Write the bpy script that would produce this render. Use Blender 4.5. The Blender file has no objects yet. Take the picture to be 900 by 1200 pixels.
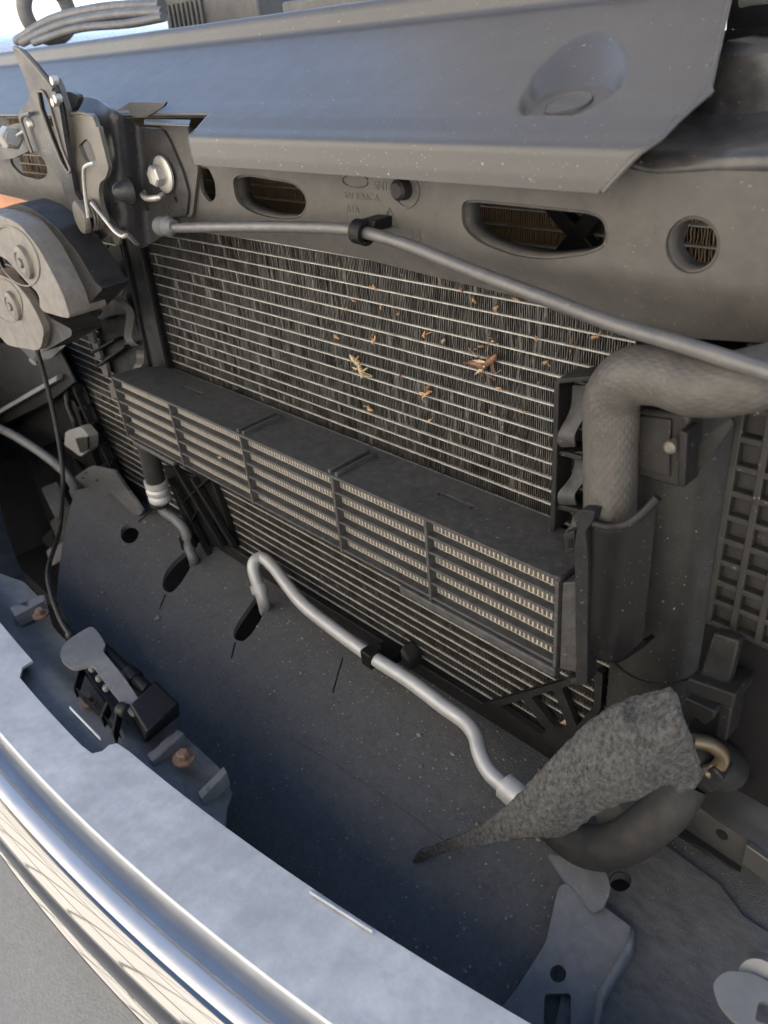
import bpy, math, random
from mathutils import Vector, Matrix, noise
from mathutils.geometry import delaunay_2d_cdt
random.seed(7)
S = bpy.context.scene
COL = S.collection
rad = math.radians

# ------------------------------------------------------------------ camera
# X runs along the truck's width, Y into the engine bay, Z up; the condenser face is Y = 0
FPX = 926.2
RX = Vector((0.69139202, 0.71695426, -0.08918334))
DN = Vector((0.32220783, -0.41647018, -0.85013805))
FW = Vector((-0.6466523, 0.55904309, -0.51895243))
CAM = Vector((0.64136011, -0.32216846, 0.13843121))
cd = bpy.data.cameras.new('camera'); cam = bpy.data.objects.new('camera', cd); COL.objects.link(cam)
cd.sensor_fit = 'VERTICAL'; cd.sensor_height = 24; cd.sensor_width = 18; cd.lens = FPX / 1200 * 24
cd.clip_start = .01; cd.clip_end = 400
m = Matrix.Identity(4)
for i in range(3):
    m[i][0] = RX[i]; m[i][1] = -DN[i]; m[i][2] = -FW[i]; m[i][3] = CAM[i]
cam.matrix_world = m
S.camera = cam
cd.dof.use_dof = True; cd.dof.focus_distance = .50; cd.dof.aperture_fstop = 9
S.render.resolution_x = 768; S.render.resolution_y = 1024

# ------------------------------------------------------------------ sky, sun, exposure
SUN_EL, SUN_AZ = rad(41), rad(-7)          # sun stands behind the truck, a little to the picture's right
sdir = Vector((-math.sin(SUN_AZ) * math.cos(SUN_EL), math.cos(SUN_AZ) * math.cos(SUN_EL), math.sin(SUN_EL)))
w = bpy.data.worlds.new('World'); S.world = w; w.use_nodes = True
nt = w.node_tree; bg = nt.nodes['Background']
sk = nt.nodes.new('ShaderNodeTexSky'); sk.sky_type = 'NISHITA'; sk.sun_disc = False
sk.sun_elevation = SUN_EL; sk.sun_rotation = -SUN_AZ
nt.links.new(sk.outputs[0], bg.inputs[0]); bg.inputs[1].default_value = .12
sl = bpy.data.lights.new('sun', 'SUN'); sl.energy = 5.0; sl.angle = rad(.5); sl.color = (1, .96, .90)
so = bpy.data.objects.new('sun', sl); COL.objects.link(so)
so.rotation_euler = (-sdir).to_track_quat('-Z', 'Y').to_euler()
S.view_settings.view_transform = 'Standard'; S.view_settings.look = 'None'
S.view_settings.gamma = 1; S.view_settings.exposure = 1.95
S.render.engine = 'CYCLES'
S.cycles.max_bounces = 8; S.cycles.diffuse_bounces = 5; S.cycles.glossy_bounces = 4

# ------------------------------------------------------------------ helpers
def ray(px, py):
    return RX * ((px - 450) / FPX) + DN * ((py - 600) / FPX) + FW
def at(px, py, y=None, z=None, x=None):
    """the point of the plane x / y / z = const seen at a photograph position"""
    d = ray(px, py)
    if y is not None: t = (y - CAM.y) / d.y
    elif z is not None: t = (z - CAM.z) / d.z
    else: t = (x - CAM.x) / d.x
    return CAM + d * t

def catmull(pts, n=6, closed=False):
    pts = [Vector(p) for p in pts]
    out = []
    N = len(pts)
    for i in range(N if closed else N - 1):
        g = (lambda k: pts[k % N]) if closed else (lambda k: pts[min(max(k, 0), N - 1)])
        a, b, c, d = g(i - 1), g(i), g(i + 1), g(i + 2)
        for k in range(n):
            t = k / n
            out.append(.5 * ((2 * b) + (c - a) * t + (2 * a - 5 * b + 4 * c - d) * t * t + (3 * b - a - 3 * c + d) * t ** 3))
    if not closed: out.append(pts[-1])
    return out

def rnd(pts, r, n=4):
    """polygon with rounded corners"""
    out = []
    N = len(pts)
    for i in range(N):
        p, a, b = Vector(pts[i][:2]), Vector(pts[i - 1][:2]), Vector(pts[(i + 1) % N][:2])
        rr = pts[i][2] if len(pts[i]) > 2 else r
        d1, d2 = (a - p), (b - p)
        k = min(rr, d1.length * .48, d2.length * .48)
        if k < 1e-6: out.append(p); continue
        p1, p2 = p + d1.normalized() * k, p + d2.normalized() * k
        for j in range(n + 1):
            t = j / n
            out.append((1 - t) ** 2 * p1 + 2 * t * (1 - t) * p + t * t * p2)
    return out
def ell(cx, cy, rx, ry, rot=0, n=24):
    c, s = math.cos(rot), math.sin(rot)
    return [Vector((cx + rx * math.cos(a) * c - ry * math.sin(a) * s, cy + rx * math.cos(a) * s + ry * math.sin(a) * c))
            for a in [2 * math.pi * k / n for k in range(n)]]
def inside(p, poly):
    x, y = p[0], p[1]; r = False; j = len(poly) - 1
    for i in range(len(poly)):
        xi, yi = poly[i][0], poly[i][1]; xj, yj = poly[j][0], poly[j][1]
        if (yi > y) != (yj > y) and x < (xj - xi) * (y - yi) / (yj - yi + 1e-30) + xi: r = not r
        j = i
    return r
def densify(poly, d):
    out = []
    N = len(poly)
    for i in range(N):
        a, b = Vector(poly[i][:2]), Vector(poly[(i + 1) % N][:2])
        k = max(1, int((b - a).length / d))
        for j in range(k): out.append(a.lerp(b, j / k))
    return out

class MB:
    def __init__(s): s.v = []; s.f = []
    def add(s, v, f):
        o = len(s.v); s.v += [Vector(p) for p in v]; s.f += [tuple(i + o for i in q) for q in f]; return s
    def box(s, x0, x1, y0, y1, z0, z1):
        v = [(x, y, z) for x in (x0, x1) for y in (y0, y1) for z in (z0, z1)]
        return s.add(v, [(0, 1, 3, 2), (4, 6, 7, 5), (0, 4, 5, 1), (2, 3, 7, 6), (0, 2, 6, 4), (1, 5, 7, 3)])
    def hexa(s, p):      # eight points: bottom four counter-clockwise, top four
        return s.add(p, [(3, 2, 1, 0), (4, 5, 6, 7), (0, 1, 5, 4), (1, 2, 6, 5), (2, 3, 7, 6), (3, 0, 4, 7)])
    def bar(s, a, b, wv, hv):
        """a straight bar from a to b with half-width vectors wv, hv"""
        a, b, wv, hv = map(Vector, (a, b, wv, hv))
        return s.hexa([a - wv - hv, a + wv - hv, b + wv - hv, b - wv - hv, a - wv + hv, a + wv + hv, b + wv + hv, b - wv + hv])
    def tube(s, pts, r, n=12, sub=6, cap=True, sq=None):
        P = catmull(pts, sub) if sub > 1 else [Vector(p) for p in pts]
        N = len(P)
        rr = [r] * N
        if not isinstance(r, (int, float)):
            rr = []
            for i in range(N):
                t = i / (N - 1) * (len(r) - 1); k = min(int(t), len(r) - 2); rr.append(r[k] * (1 - (t - k)) + r[k + 1] * (t - k))
        T = [(P[min(i + 1, N - 1)] - P[max(i - 1, 0)]).normalized() for i in range(N)]
        u = T[0].orthogonal().normalized()
        V = []; Fc = []
        for i in range(N):
            u = (u - T[i] * u.dot(T[i])).normalized(); b = T[i].cross(u)
            for k in range(n):
                a = 2 * math.pi * k / n
                V.append(P[i] + (u * math.cos(a) + b * math.sin(a)) * rr[i])
        for i in range(N - 1):
            for k in range(n):
                k2 = (k + 1) % n
                Fc.append((i * n + k, i * n + k2, (i + 1) * n + k2, (i + 1) * n + k))
        if cap: Fc += [tuple(range(n))[::-1], tuple(range((N - 1) * n, N * n))]
        return s.add(V, Fc)
    def lathe(s, prof, org, axis, n=24, cap=True):
        org = Vector(org); a = Vector(axis).normalized(); u = a.orthogonal().normalized(); b = a.cross(u)
        V = []; Fc = []
        for r, h in prof:
            for k in range(n):
                t = 2 * math.pi * k / n
                V.append(org + a * h + (u * math.cos(t) + b * math.sin(t)) * r)
        for i in range(len(prof) - 1):
            for k in range(n):
                k2 = (k + 1) % n
                Fc.append((i * n + k, i * n + k2, (i + 1) * n + k2, (i + 1) * n + k))
        if cap: Fc += [tuple(range(n))[::-1], tuple(range((len(prof) - 1) * n, len(prof) * n))]
        return s.add(V, Fc)
    def loft(s, rings, closed=False, cap=False):
        """rings of equally many points"""
        n = len(rings[0]); V = [p for r in rings for p in r]; Fc = []
        for i in range(len(rings) - 1):
            for k in range(n if closed else n - 1):
                k2 = (k + 1) % n
                Fc.append((i * n + k, i * n + k2, (i + 1) * n + k2, (i + 1) * n + k))
        if cap and closed: Fc += [tuple(range(n))[::-1], tuple(range((len(rings) - 1) * n, len(rings) * n))]
        return s.add(V, Fc)
    def plate(s, outline, holes, mapf, res, off):
        """flat outline with holes, carried into space by mapf(u, v); off(p) is the thickness vector"""
        out = densify(outline, res); hs = [densify(h, res) for h in holes]
        pts = []; edges = []
        for poly in [out] + hs:
            o = len(pts); pts += [Vector(p[:2]) for p in poly]; n = len(poly)
            edges += [(o + i, o + (i + 1) % n) for i in range(n)]
        bnd = list(pts)
        x0 = min(p[0] for p in out); x1 = max(p[0] for p in out); y0 = min(p[1] for p in out); y1 = max(p[1] for p in out)
        g = {}
        for b in bnd: g.setdefault((int(b.x // res), int(b.y // res)), []).append(b)
        nx, ny = int((x1 - x0) / res), int((y1 - y0) / res)
        for i in range(nx + 1):
            for j in range(ny + 1):
                p = Vector((x0 + (i + .5 + .2 * ((j % 2) - .5)) * res, y0 + (j + .5) * res))
                if not inside(p, out) or any(inside(p, h) for h in hs): continue
                ci, cj = int(p.x // res), int(p.y // res); ok = True
                for a in (-1, 0, 1):
                    for b in (-1, 0, 1):
                        for q in g.get((ci + a, cj + b), ()):
                            if (q - p).length < res * .5: ok = False
                if ok: pts.append(p)
        vs, es, fs, *_ = delaunay_2d_cdt(pts, edges, [], 0, 1e-7)
        keep = []
        for f in fs:
            c = sum((vs[i] for i in f), Vector((0, 0))) / len(f)
            if inside(c, out) and not any(inside(c, h) for h in hs): keep.append(tuple(f))
        top = [Vector(mapf(v.x, v.y)) for v in vs]
        o = len(top)
        bot = [t + Vector(off(t)) for t in top]
        cnt = {}
        for f in keep:
            for i in range(len(f)):
                e = (f[i], f[(i + 1) % len(f)]); cnt[e] = cnt.get(e, 0) + 1
        F2 = list(keep) + [tuple(i + o for i in reversed(f)) for f in keep]
        for (a, b) in cnt:
            if (b, a) not in cnt: F2.append((b, a, a + o, b + o))
        used = sorted({i for f in F2 for i in f}); mp = {k: i for i, k in enumerate(used)}
        allv = top + bot
        return s.add([allv[k] for k in used], [tuple(mp[i] for i in f) for f in F2])
    def pxplate(s, outline, depth, th, holes=(), res=6):
        """a sheet whose outline is read off the photograph and set at its own depth Y (number or function)"""
        dy = depth if callable(depth) else (lambda a, b: depth)
        return s.plate(outline, holes, lambda u, v: at(u, v, y=dy(u, v)), res, lambda p: (0, th, 0))
    def mesh(s, name, smooth=True, angle=38):
        me = bpy.data.meshes.new(name); me.from_pydata([tuple(p) for p in s.v], [], s.f); me.update()
        import bmesh
        bm = bmesh.new(); bm.from_mesh(me); bmesh.ops.recalc_face_normals(bm, faces=bm.faces); bm.to_mesh(me); bm.free()
        if smooth:
            for p in me.polygons: p.use_smooth = True
            me.set_sharp_from_angle(angle=rad(angle))
        return me

def obj(name, mb, mat, parent=None, bevel=0, smooth=True, angle=38, kind=None, label=None):
    me = mb if isinstance(mb, bpy.types.Mesh) else mb.mesh(name, smooth, angle)
    o = bpy.data.objects.new(name, me); COL.objects.link(o)
    if mat and not me.materials: me.materials.append(mat)
    if parent:
        o.parent = parent; o.matrix_parent_inverse = Matrix.Translation(-Vector(parent.location))
    if bevel:
        b = o.modifiers.new('bevel', 'BEVEL'); b.width = bevel; b.segments = 2; b.limit_method = 'ANGLE'; b.angle_limit = rad(40)
        b.harden_normals = False
    if kind: o['kind'] = kind
    if label: o['label'] = label
    return o
def tag(o, label, cat, group=None):
    o['label'] = label; o['category'] = cat
    if group: o['group'] = group
    return o
def thing(name, label, cat, loc=(0, 0, 0), group=None):
    o = bpy.data.objects.new(name, None); COL.objects.link(o); o.empty_display_size = .02
    o.location = loc
    return tag(o, label, cat, group)

# ------------------------------------------------------------------ materials
MATS = {}
def mat(name, col, rough=.5, metal=0., var=.15, vscale=25, dust=None, dcol=(.30, .27, .22), dscale=40, bump=.0, bscale=1500,
        speck=0., scol=(.5, .46, .4), spec=.5, rvar=.1, coat=0., stretch=(1, 1, 1), bdist=.0004):
    if name in MATS: return MATS[name]
    mt = bpy.data.materials.new(name); mt.use_nodes = True; n = mt.node_tree; b = n.nodes['Principled BSDF']; L = n.links.new
    geo = n.nodes.new('ShaderNodeNewGeometry')
    mp = n.nodes.new('ShaderNodeMapping'); mp.inputs['Scale'].default_value = stretch; L(geo.outputs['Position'], mp.inputs[0])
    def noi(sc, det=5, ro=.6):
        q = n.nodes.new('ShaderNodeTexNoise'); q.inputs['Scale'].default_value = sc; q.inputs['Detail'].default_value = det
        q.inputs['Roughness'].default_value = ro; L(mp.outputs[0], q.inputs['Vector']); return q.outputs['Fac']
    def rng(src, a, c, lo, hi):
        q = n.nodes.new('ShaderNodeMapRange'); q.inputs[1].default_value = a; q.inputs[2].default_value = c
        q.inputs[3].default_value = lo; q.inputs[4].default_value = hi; L(src, q.inputs[0]); return q.outputs[0]
    def mix(f, a, c):
        q = n.nodes.new('ShaderNodeMix'); q.data_type = 'RGBA'
        if isinstance(f, float): q.inputs[0].default_value = f
        else: L(f, q.inputs[0])
        for i, t in ((6, a), (7, c)):
            if isinstance(t, tuple): q.inputs[i].default_value = (*t, 1)
            else: L(t, q.inputs[i])
        return q.outputs[2]
    n1 = noi(vscale)
    c = mix(rng(n1, .3, .7, 0, 1), tuple(x * (1 - var) for x in col), tuple(x * (1 + var) for x in col))
    if dust:
        c = mix(rng(noi(dscale, 8, .7), .38, .72, 0, dust), c, dcol)
    if speck:
        c = mix(rng(noi(700, 3, .5), .69, .74, 0, speck), c, scol)
    L(c, b.inputs['Base Color'])
    L(rng(noi(vscale * 3), .3, .7, max(rough - rvar, .02), min(rough + rvar, 1)), b.inputs['Roughness'])
    b.inputs['Metallic'].default_value = metal; b.inputs['Specular IOR Level'].default_value = spec; b.inputs['Coat Weight'].default_value = coat
    if bump:
        bp = n.nodes.new('ShaderNodeBump'); bp.inputs['Strength'].default_value = bump; bp.inputs['Distance'].default_value = bdist
        L(noi(bscale, 3), bp.inputs['Height']); L(bp.outputs[0], b.inputs['Normal'])
    MATS[name] = mt; return mt

plastic = mat('black_plastic', (.011, .011, .0115), .46, dust=.10, dcol=(.075, .069, .06), dscale=160, bump=.2, speck=.3, spec=.15)
plastic_clean = mat('black_plastic_clean', (.006, .006, .0065), .42, dust=.03, dcol=(.06, .055, .05), dscale=160, bump=.15, speck=.2, spec=.12)
cover_m = mat('cover_plastic', (.050, .048, .047), .38, var=.03, dust=.06, dcol=(.14, .125, .105), dscale=300, bump=.22, bscale=2600, speck=.5, bdist=.0003, rvar=.03, spec=.45)
beam_m = mat('beam_plastic', (.050, .048, .045), .48, dust=.25, dcol=(.11, .10, .088), dscale=120, bump=.2, speck=.35, spec=.25)
frame_m = mat('cooler_frame_plastic', (.030, .030, .031), .5, dust=.35, dcol=(.11, .105, .098), dscale=180, bump=.3, bscale=2200, speck=.4, spec=0.2)
alu = mat('dusty_aluminium', (.46, .44, .41), .42, .55, dust=.5, dcol=(.3, .27, .23), dscale=120, bump=.3)
tube_m = mat('condenser_tube', (.31, .305, .29), .45, .35, var=.25, vscale=90, dust=.6, dcol=(.18, .165, .145), dscale=200)
fin_m = mat('condenser_fin', (.036, .035, .033), .42, .4, var=.6, vscale=60, dust=.6, dcol=(.085, .078, .069), dscale=45, speck=.75, scol=(.42, .40, .37))
cfin_m = mat('cooler_fin', (.28, .265, .235), .5, .25, var=.3, vscale=160, dust=.5, dcol=(.16, .138, .11), dscale=160)
rubber = mat('black_rubber', (.014, .014, .0145), .6, dust=.2, dcol=(.07, .064, .057), dscale=120, bump=.3, spec=.2)
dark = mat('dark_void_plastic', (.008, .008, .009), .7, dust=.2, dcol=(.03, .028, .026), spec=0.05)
steel_black = mat('black_coated_steel', (.022, .022, .024), .34, dust=.16, dcol=(.11, .10, .085), dscale=160, speck=.4, spec=.25)
steel_tan = mat('dusty_zinc_steel', (.085, .079, .070), .45, .3, dust=.45, dcol=(.12, .105, .085), dscale=150, speck=.3)
zinc = mat('bright_zinc', (.36, .35, .33), .4, .6, dust=.5, dscale=250, dcol=(.22, .19, .15))
pipe_m = mat('aluminium_pipe', (.32, .32, .32), .48, .35, dust=.45, dcol=(.22, .215, .2), dscale=200, bump=.2, speck=.5, scol=(.14, .135, .12))
tray_m = mat('undertray_felt', (.060, .060, .061), .85, var=.12, vscale=60, dust=.35, dcol=(.11, .107, .103), dscale=240, bump=.9, bscale=700, speck=.5, scol=(.2, .19, .175), bdist=.0012, spec=.15)
galv = mat('galvanised_flange', (.36, .365, .37), .5, .2, var=.2, vscale=38, dust=.6, dcol=(.23, .24, .25), dscale=75, bump=.15, bscale=500, speck=.3, scol=(.2, .2, .2))
chrome = mat('chrome', (.20, .20, .204), .05, 1., var=.01, rvar=.02, dust=.04, dcol=(.15, .15, .14), dscale=120)  # base darkened so the sunlit wall's reflection does not clip
band_m = mat('brushed_band', (.42, .43, .45), .55, .6, var=.05, dust=.1, dcol=(.2, .2, .2), dscale=200)
satin = mat('satin_chrome', (.42, .42, .43), .42, .8, var=.03, dust=.1, dcol=(.3, .29, .28), dscale=300)  # paler copy of the chrome that keeps the sky strip bright
rust = mat('rusty_bolt', (.085, .05, .034), .75, .15, var=.5, vscale=300, dust=.5, dcol=(.13, .08, .055), dscale=350, bump=.5, bscale=900)
bracket_m = mat('painted_bracket', (.07, .072, .076), .5, dust=.4, dcol=(.15, .145, .14), dscale=110, bump=.1, speck=.3, spec=.3)
horn_m = mat('horn_plastic', (.08, .072, .064), .5, dust=.45, dcol=(.20, .172, .135), dscale=110, bump=.15, speck=.3)  # tan tint carries the warm light falling on the horn faces
hose_m = None
concrete = mat('concrete', (.30, .29, .27), .9, var=.2, vscale=3, dust=.5, dcol=(.20, .195, .185), dscale=90, bump=.5, bscale=260, speck=.6, scol=(.12, .115, .11), bdist=.002)
orange = mat('orange_brown_paint', (.42, .16, .07), .5, dust=.5, dcol=(.35, .22, .14), dscale=30)

# ------------------------------------------------------------------ setting: ground, building across the yard, raised hood, body
GZ = -.80
g = obj('ground', MB().add([(-60, -60, GZ), (60, -60, GZ), (60, 60, GZ), (-60, 60, GZ)], [(0, 1, 2, 3)]), concrete, smooth=False)
g['kind'] = 'structure'

wall_m = mat('cream_wall_panel', (.75, .69, .60), .7, var=.08, vscale=2, dust=.3, dcol=(.66, .59, .5), dscale=3)
joint_m = mat('dark_panel_joint', (.22, .19, .16), .8)
bw = thing('building', 'cream panelled building seen only mirrored in the chrome bumper', 'building', (-3, -4.6, GZ))
obj('backing_wall', MB().box(-17, 11, -4.9, -4.66, GZ, 5.4), joint_m, bw)
pm = MB().box(-.30, .30, -.05, 0, 0, 1.91).mesh('panel', False); pm.materials.append(wall_m)
for i in range(42):
    for j in range(3):
        o = obj('panel', pm, None, bw); o.location = Vector((-16.6 + i * .66, -4.6, GZ + .02 + j * 2.0))
        o.matrix_parent_inverse = Matrix.Translation(-Vector(bw.location))

paint = mat('body_paint', (.5, .5, .52), .25, .3, coat=.6, var=.03)
hd = thing('hood', 'raised hood of the truck shading the engine bay', 'hood', (.0, 1.25, .25))
hp = []
for i in range(9):
    x = -.80 + 1.68 * i / 8
    hp.append([Vector((x, 1.30 - .85 * t, .26 + 1.12 * t + .05 * math.sin(t * 3.1) - .03 * (x * 1.4) ** 2)) for t in [k / 8 for k in range(9)]])
hm = MB(); hm.loft(hp); hm.loft([[p + Vector((0, -.03, -.03)) for p in r] for r in hp])
obj('hood_panel', hm, paint, hd)
rb = MB()
for x in (-.5, 0, .5): rb.bar((x, 1.24, .25), (x, .47, 1.27), (.04, 0, 0), (0, .012, .012))
obj('hood_brace', rb, steel_black, hd)

# ------------------------------------------------------------------ condenser (face at Y = 0) and the radiator behind it
PITCH = .00872
X0, X1 = -.36, .462
ZT = .0137
cond = thing('condenser', 'dusty finned air conditioning condenser spanning behind the oil cooler', 'condenser', (.05, .008, -.3))
def fin_row(x0, x1, h, y0, y1, p, jit, seed, bent=.0):
    r = random.Random(seed); V = []; F = []
    n = int((x1 - x0) / p)
    lev = (0, .36, .7, 1)
    jx = [[r.gauss(0, jit) for _ in lev] for _ in range(n + 1)]
    for i in range(n + 1):
        x = x0 + i * p
        bx = noise.noise(Vector((x * 14, seed * .37, 3.1)))
        patch = max(0, noise.noise(Vector((x * 9, seed * .22, 8.3)))) * bent
        for k, l in enumerate(lev):
            zz = l * h
            d = jx[i][k] * (1 if 0 < k < 3 else .35) + (noise.noise(Vector((x * 160, seed * 1.7, k * .3))) * patch * p * 2.2 if 0 < k < 3 else 0)
            slant = (p * .20) * (1 if i % 2 else -1) * (l - .5)
            V.append((x + slant + d, y0 + abs(r.gauss(0, .00018)), zz))
            V.append((x + slant, y1, zz))
    m = len(lev) * 2
    for i in range(n + 1):
        for k in range(len(lev) - 1):
            a = i * m + k * 2
            F.append((a, a + 1, a + 3, a + 2))
    # folded noses joining neighbouring fins at top or bottom
    for i in range(n):
        k = (len(lev) - 1) if i % 2 else 0
        a = i * m + k * 2; b = (i + 1) * m + k * 2
        F.append((a, a + 1, b + 1, b))
    # the folded front edge of every fin, a narrow face that catches the light
    for i in range(n + 1):
        base = len(V); wd = p * r.uniform(.30, .44); tw = r.gauss(0, .22) * wd
        cl_ = noise.noise(Vector((V[i * m][0] * 11, seed * .16, 5.7)))
        if r.random() < bent * (.05 + .5 * max(0, cl_ - .12)): wd *= 2.0; tw += r.choice((-1, 1)) * wd * .6
        for k in range(len(lev)):
            x, y, z = V[i * m + k * 2]
            V.append((x - wd / 2, y - tw * .5, z)); V.append((x + wd / 2, y + tw * .5, z))
        for k in range(len(lev) - 1):
            a = base + k * 2; F.append((a, a + 1, a + 3, a + 2))
    mb = MB(); mb.add(V, F); return mb
nrow = 35
tm = MB()
prof = [(.0165, -.0006), (-.0012, -.0006), (-.0017, -.00035), (-.0017, .00035), (-.0012, .0006), (.0165, .0006)]
tm.loft([[Vector((x, a, b)) for a, b in prof] for x in (X0, X1)])
tmesh = tm.mesh('tube'); tmesh.materials.append(tube_m)
for k in range(-2, nrow):
    z = ZT - k * PITCH
    o = obj('tube', tmesh, None, cond); o.location = (0, random.gauss(0, .00025), z)
    o.rotation_euler = (0, random.gauss(0, .0006), 0)
for k in range(-2, nrow - 1):
    z = ZT - (k + 1) * PITCH + .0006
    me = fin_row(X0, X1, PITCH - .0012, -.0014, .010, .00140, .00003, k + 50, bent=.55).mesh('fin_row', False)
    o = obj('fin_row', me, fin_m, cond, kind='stuff'); o.location = (0, 0, z)
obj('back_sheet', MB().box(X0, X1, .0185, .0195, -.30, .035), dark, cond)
bot = MB().box(X0, X1 - .003, -.004, .018, -.3035, -.2895)
obj('bottom_rail', bot, plastic, cond, bevel=.001)

radi = thing('radiator', 'brown finned radiator glimpsed through the holes of the support panel', 'radiator', (.1, .05, -.3))
tm2 = MB(); tm2.loft([[Vector((x, .045 + a, b)) for a, b in prof] for x in (-.34, .5)])
t2 = tm2.mesh('tube'); t2.materials.append(tube_m)
fin2 = mat('radiator_fin', (.16, .115, .075), .6, .2, var=.4, vscale=60, dust=.6, dcol=(.22, .16, .1), dscale=80)
for k in range(12):
    z = .112 - k * .0092
    o = obj('tube', t2, None, radi); o.location = (0, 0, z)
    me = fin_row(-.34, .5, .0074, .0440, .058, .0016, .0002, k + 200, bent=.4).mesh('fin_row', False)
    o = obj('fin_row', me, fin2, radi, kind='stuff'); o.location = (0, 0, z - .0083)
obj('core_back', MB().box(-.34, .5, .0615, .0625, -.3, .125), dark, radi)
fs = MB()
for px0, py0, px1, py1 in ((645, 235, 700, 300), (712, 235, 660, 300)):
    a, b = at(px0, py0, y=.036), at(px1, py1, y=.036)
    fs.bar(a, b, (.006, 0, 0), (0, .004, 0))
obj('shroud_brace', fs, plastic_clean, radi, bevel=.0008)

# ------------------------------------------------------------------ oil cooler in its louvred frame
oc = thing('oil_cooler', 'slim oil cooler in dusty black louvred frame across the condenser', 'oil cooler', (.21, -.03, -.166))
OX0, OX1, OY0, OY1, OZ0, OZ1 = -.028, .4555, -.050, -.006, -.1640, -.1045
# top plate with the two raised double ribs and the moulded slots
top = MB().plate(rnd([(OX0, OY0), (OX1, OY0), (OX1, -.012), (.425, -.010), (.424, OY1), (.0, OY1), (OX0 + .004, -.022)], .003),
                 [rnd([(.054, -.0265), (.082, -.0265), (.082, -.0225), (.054, -.0225)], .0019), rnd([(.349, -.0265), (.377, -.0265), (.377, -.0225), (.349, -.0225)], .0019)],
                 lambda u, v: (u, v, OZ1 + .0006 * noise.noise(Vector((u * 9, v * 9, 1)))), .012, lambda p: (0, 0, -.0022))
tp = obj('top_plate', top, frame_m, oc, bevel=.0006)
for x in (.067, .363): obj('slot_tongue', MB().box(x - .0125, x + .0115, -.0262, -.0229, OZ1 - .0024, OZ1 - .0009), frame_m, tp, bevel=.0004)
xs_sep = [at(280, 507, y=OY0).x, at(388, 555, y=OY0).x]
for xc in xs_sep:
    for dx in (-.0035, .0035):
        obj('rib', MB().box(xc + dx - .0013, xc + dx + .0013, OY0 + .001, -.013, OZ1 - .001, OZ1 + .0028), frame_m, tp, bevel=.0006)
seps = [OX0 + .001] + [at(p[0], p[1], y=OY0).x for p in ((198, 475), (280, 507), (388, 555), (498, 610))] + [OX1 - .001]
for x in seps:
    obj('divider', MB().box(x - .0011, x + .0011, OY0 - .0006, -.030, OZ0 - .001, OZ1 - .002), frame_m, oc, bevel=.0004)
SP = (OZ1 - .0022 - OZ0) / 5
sm = MB()
for k in range(1, 6):
    z = OZ1 - .0022 - k * SP + .001
    for a, b in zip(seps[:-1], seps[1:]):
        o = obj('slat', MB().box(a + .0012, b - .0012, OY0, -.031, z - .0009, z + .0009), frame_m, oc, bevel=.0004)
obj('bottom_plate', MB().box(OX0 + .02, OX1 - .004, -.0305, -.012, OZ0 - .0006, OZ0 + .0012), frame_m, oc, bevel=.0004)
obj('bottom_rail', MB().box(.335, .4555, -.0515, -.044, OZ0 - .008, OZ0 - .0018), frame_m, oc, bevel=.0012)
obj('bottom_rail', MB().box(-.018, .055, -.0515, -.045, OZ0 - .006, OZ0 - .0018), frame_m, oc, bevel=.0012)
# cooler core: rows of square-wave fins between flat tubes
core_y = -.0448
for k in range(5):
    zt = OZ1 - .0026 - k * SP
    h = SP - .003
    V = []; F = []
    p = .0015; n = int((OX1 - OX0 - .008) / p)
    r = random.Random(k)
    path = []
    for i in range(n):
        x = OX0 + .004 + i * p
        fwd = i % 2
        ya, yb = (core_y, core_y + .005)
        y = ya if fwd else yb
        s_ = .00022
        path.append((x + s_ + r.gauss(0, .00007), y)); path.append((x + p - s_ + r.gauss(0, .00007), y))
    # split each tooth in two offset strips
    for (za, zb, shift) in ((zt, zt - h * .5, 0), (zt - h * .5, zt - h, p)):
        o0 = len(V)
        for (x, y) in path:
            V.append((x + shift, y, za)); V.append((x + shift, y, zb))
        for i in range(len(path) - 1):
            a = o0 + i * 2; F.append((a, a + 1, a + 3, a + 2))
    mb = MB(); mb.add(V, F)
    obj('cooler_fin_row', mb.mesh('cooler_fin_row', False), cfin_m, oc, kind='stuff')
    obj('cooler_tube', MB().box(OX0 + .004, OX1 - .004, core_y + .0005, -.012, zt - h - .0022, zt - h - .0002), alu, oc)
obj('core_back', MB().box(OX0 + .004, OX1 - .004, core_y + .0075, core_y + .0085, OZ0 + .001, OZ1 - .003), dark, oc)
# right end cap and the flange that holds it
obj('end_cap', MB().hexa([Vector(p) for p in [(.4565, -.0485, -.166), (.4655, -.045, -.166), (.4655, -.02, -.166), (.4565, -.02, -.166),
                                             (.4565, -.0485, -.108), (.4655, -.045, -.105), (.4655, -.02, -.105), (.4565, -.02, -.108)]]), frame_m, oc, bevel=.0006)
lc = MB().hexa([Vector(p) for p in [(OX0 - .006, -.044, -.158), (OX0 - .0005, -.046, -.158), (OX0 - .0005, -.02, -.158), (OX0 - .006, -.02, -.158),
                                    (OX0 - .004, -.044, -.108), (OX0 - .0005, -.046, -.108), (OX0 - .0005, -.02, -.108), (OX0 - .004, -.02, -.108)]])
obj('end_cap', lc, frame_m, oc, bevel=.0005)

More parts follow.
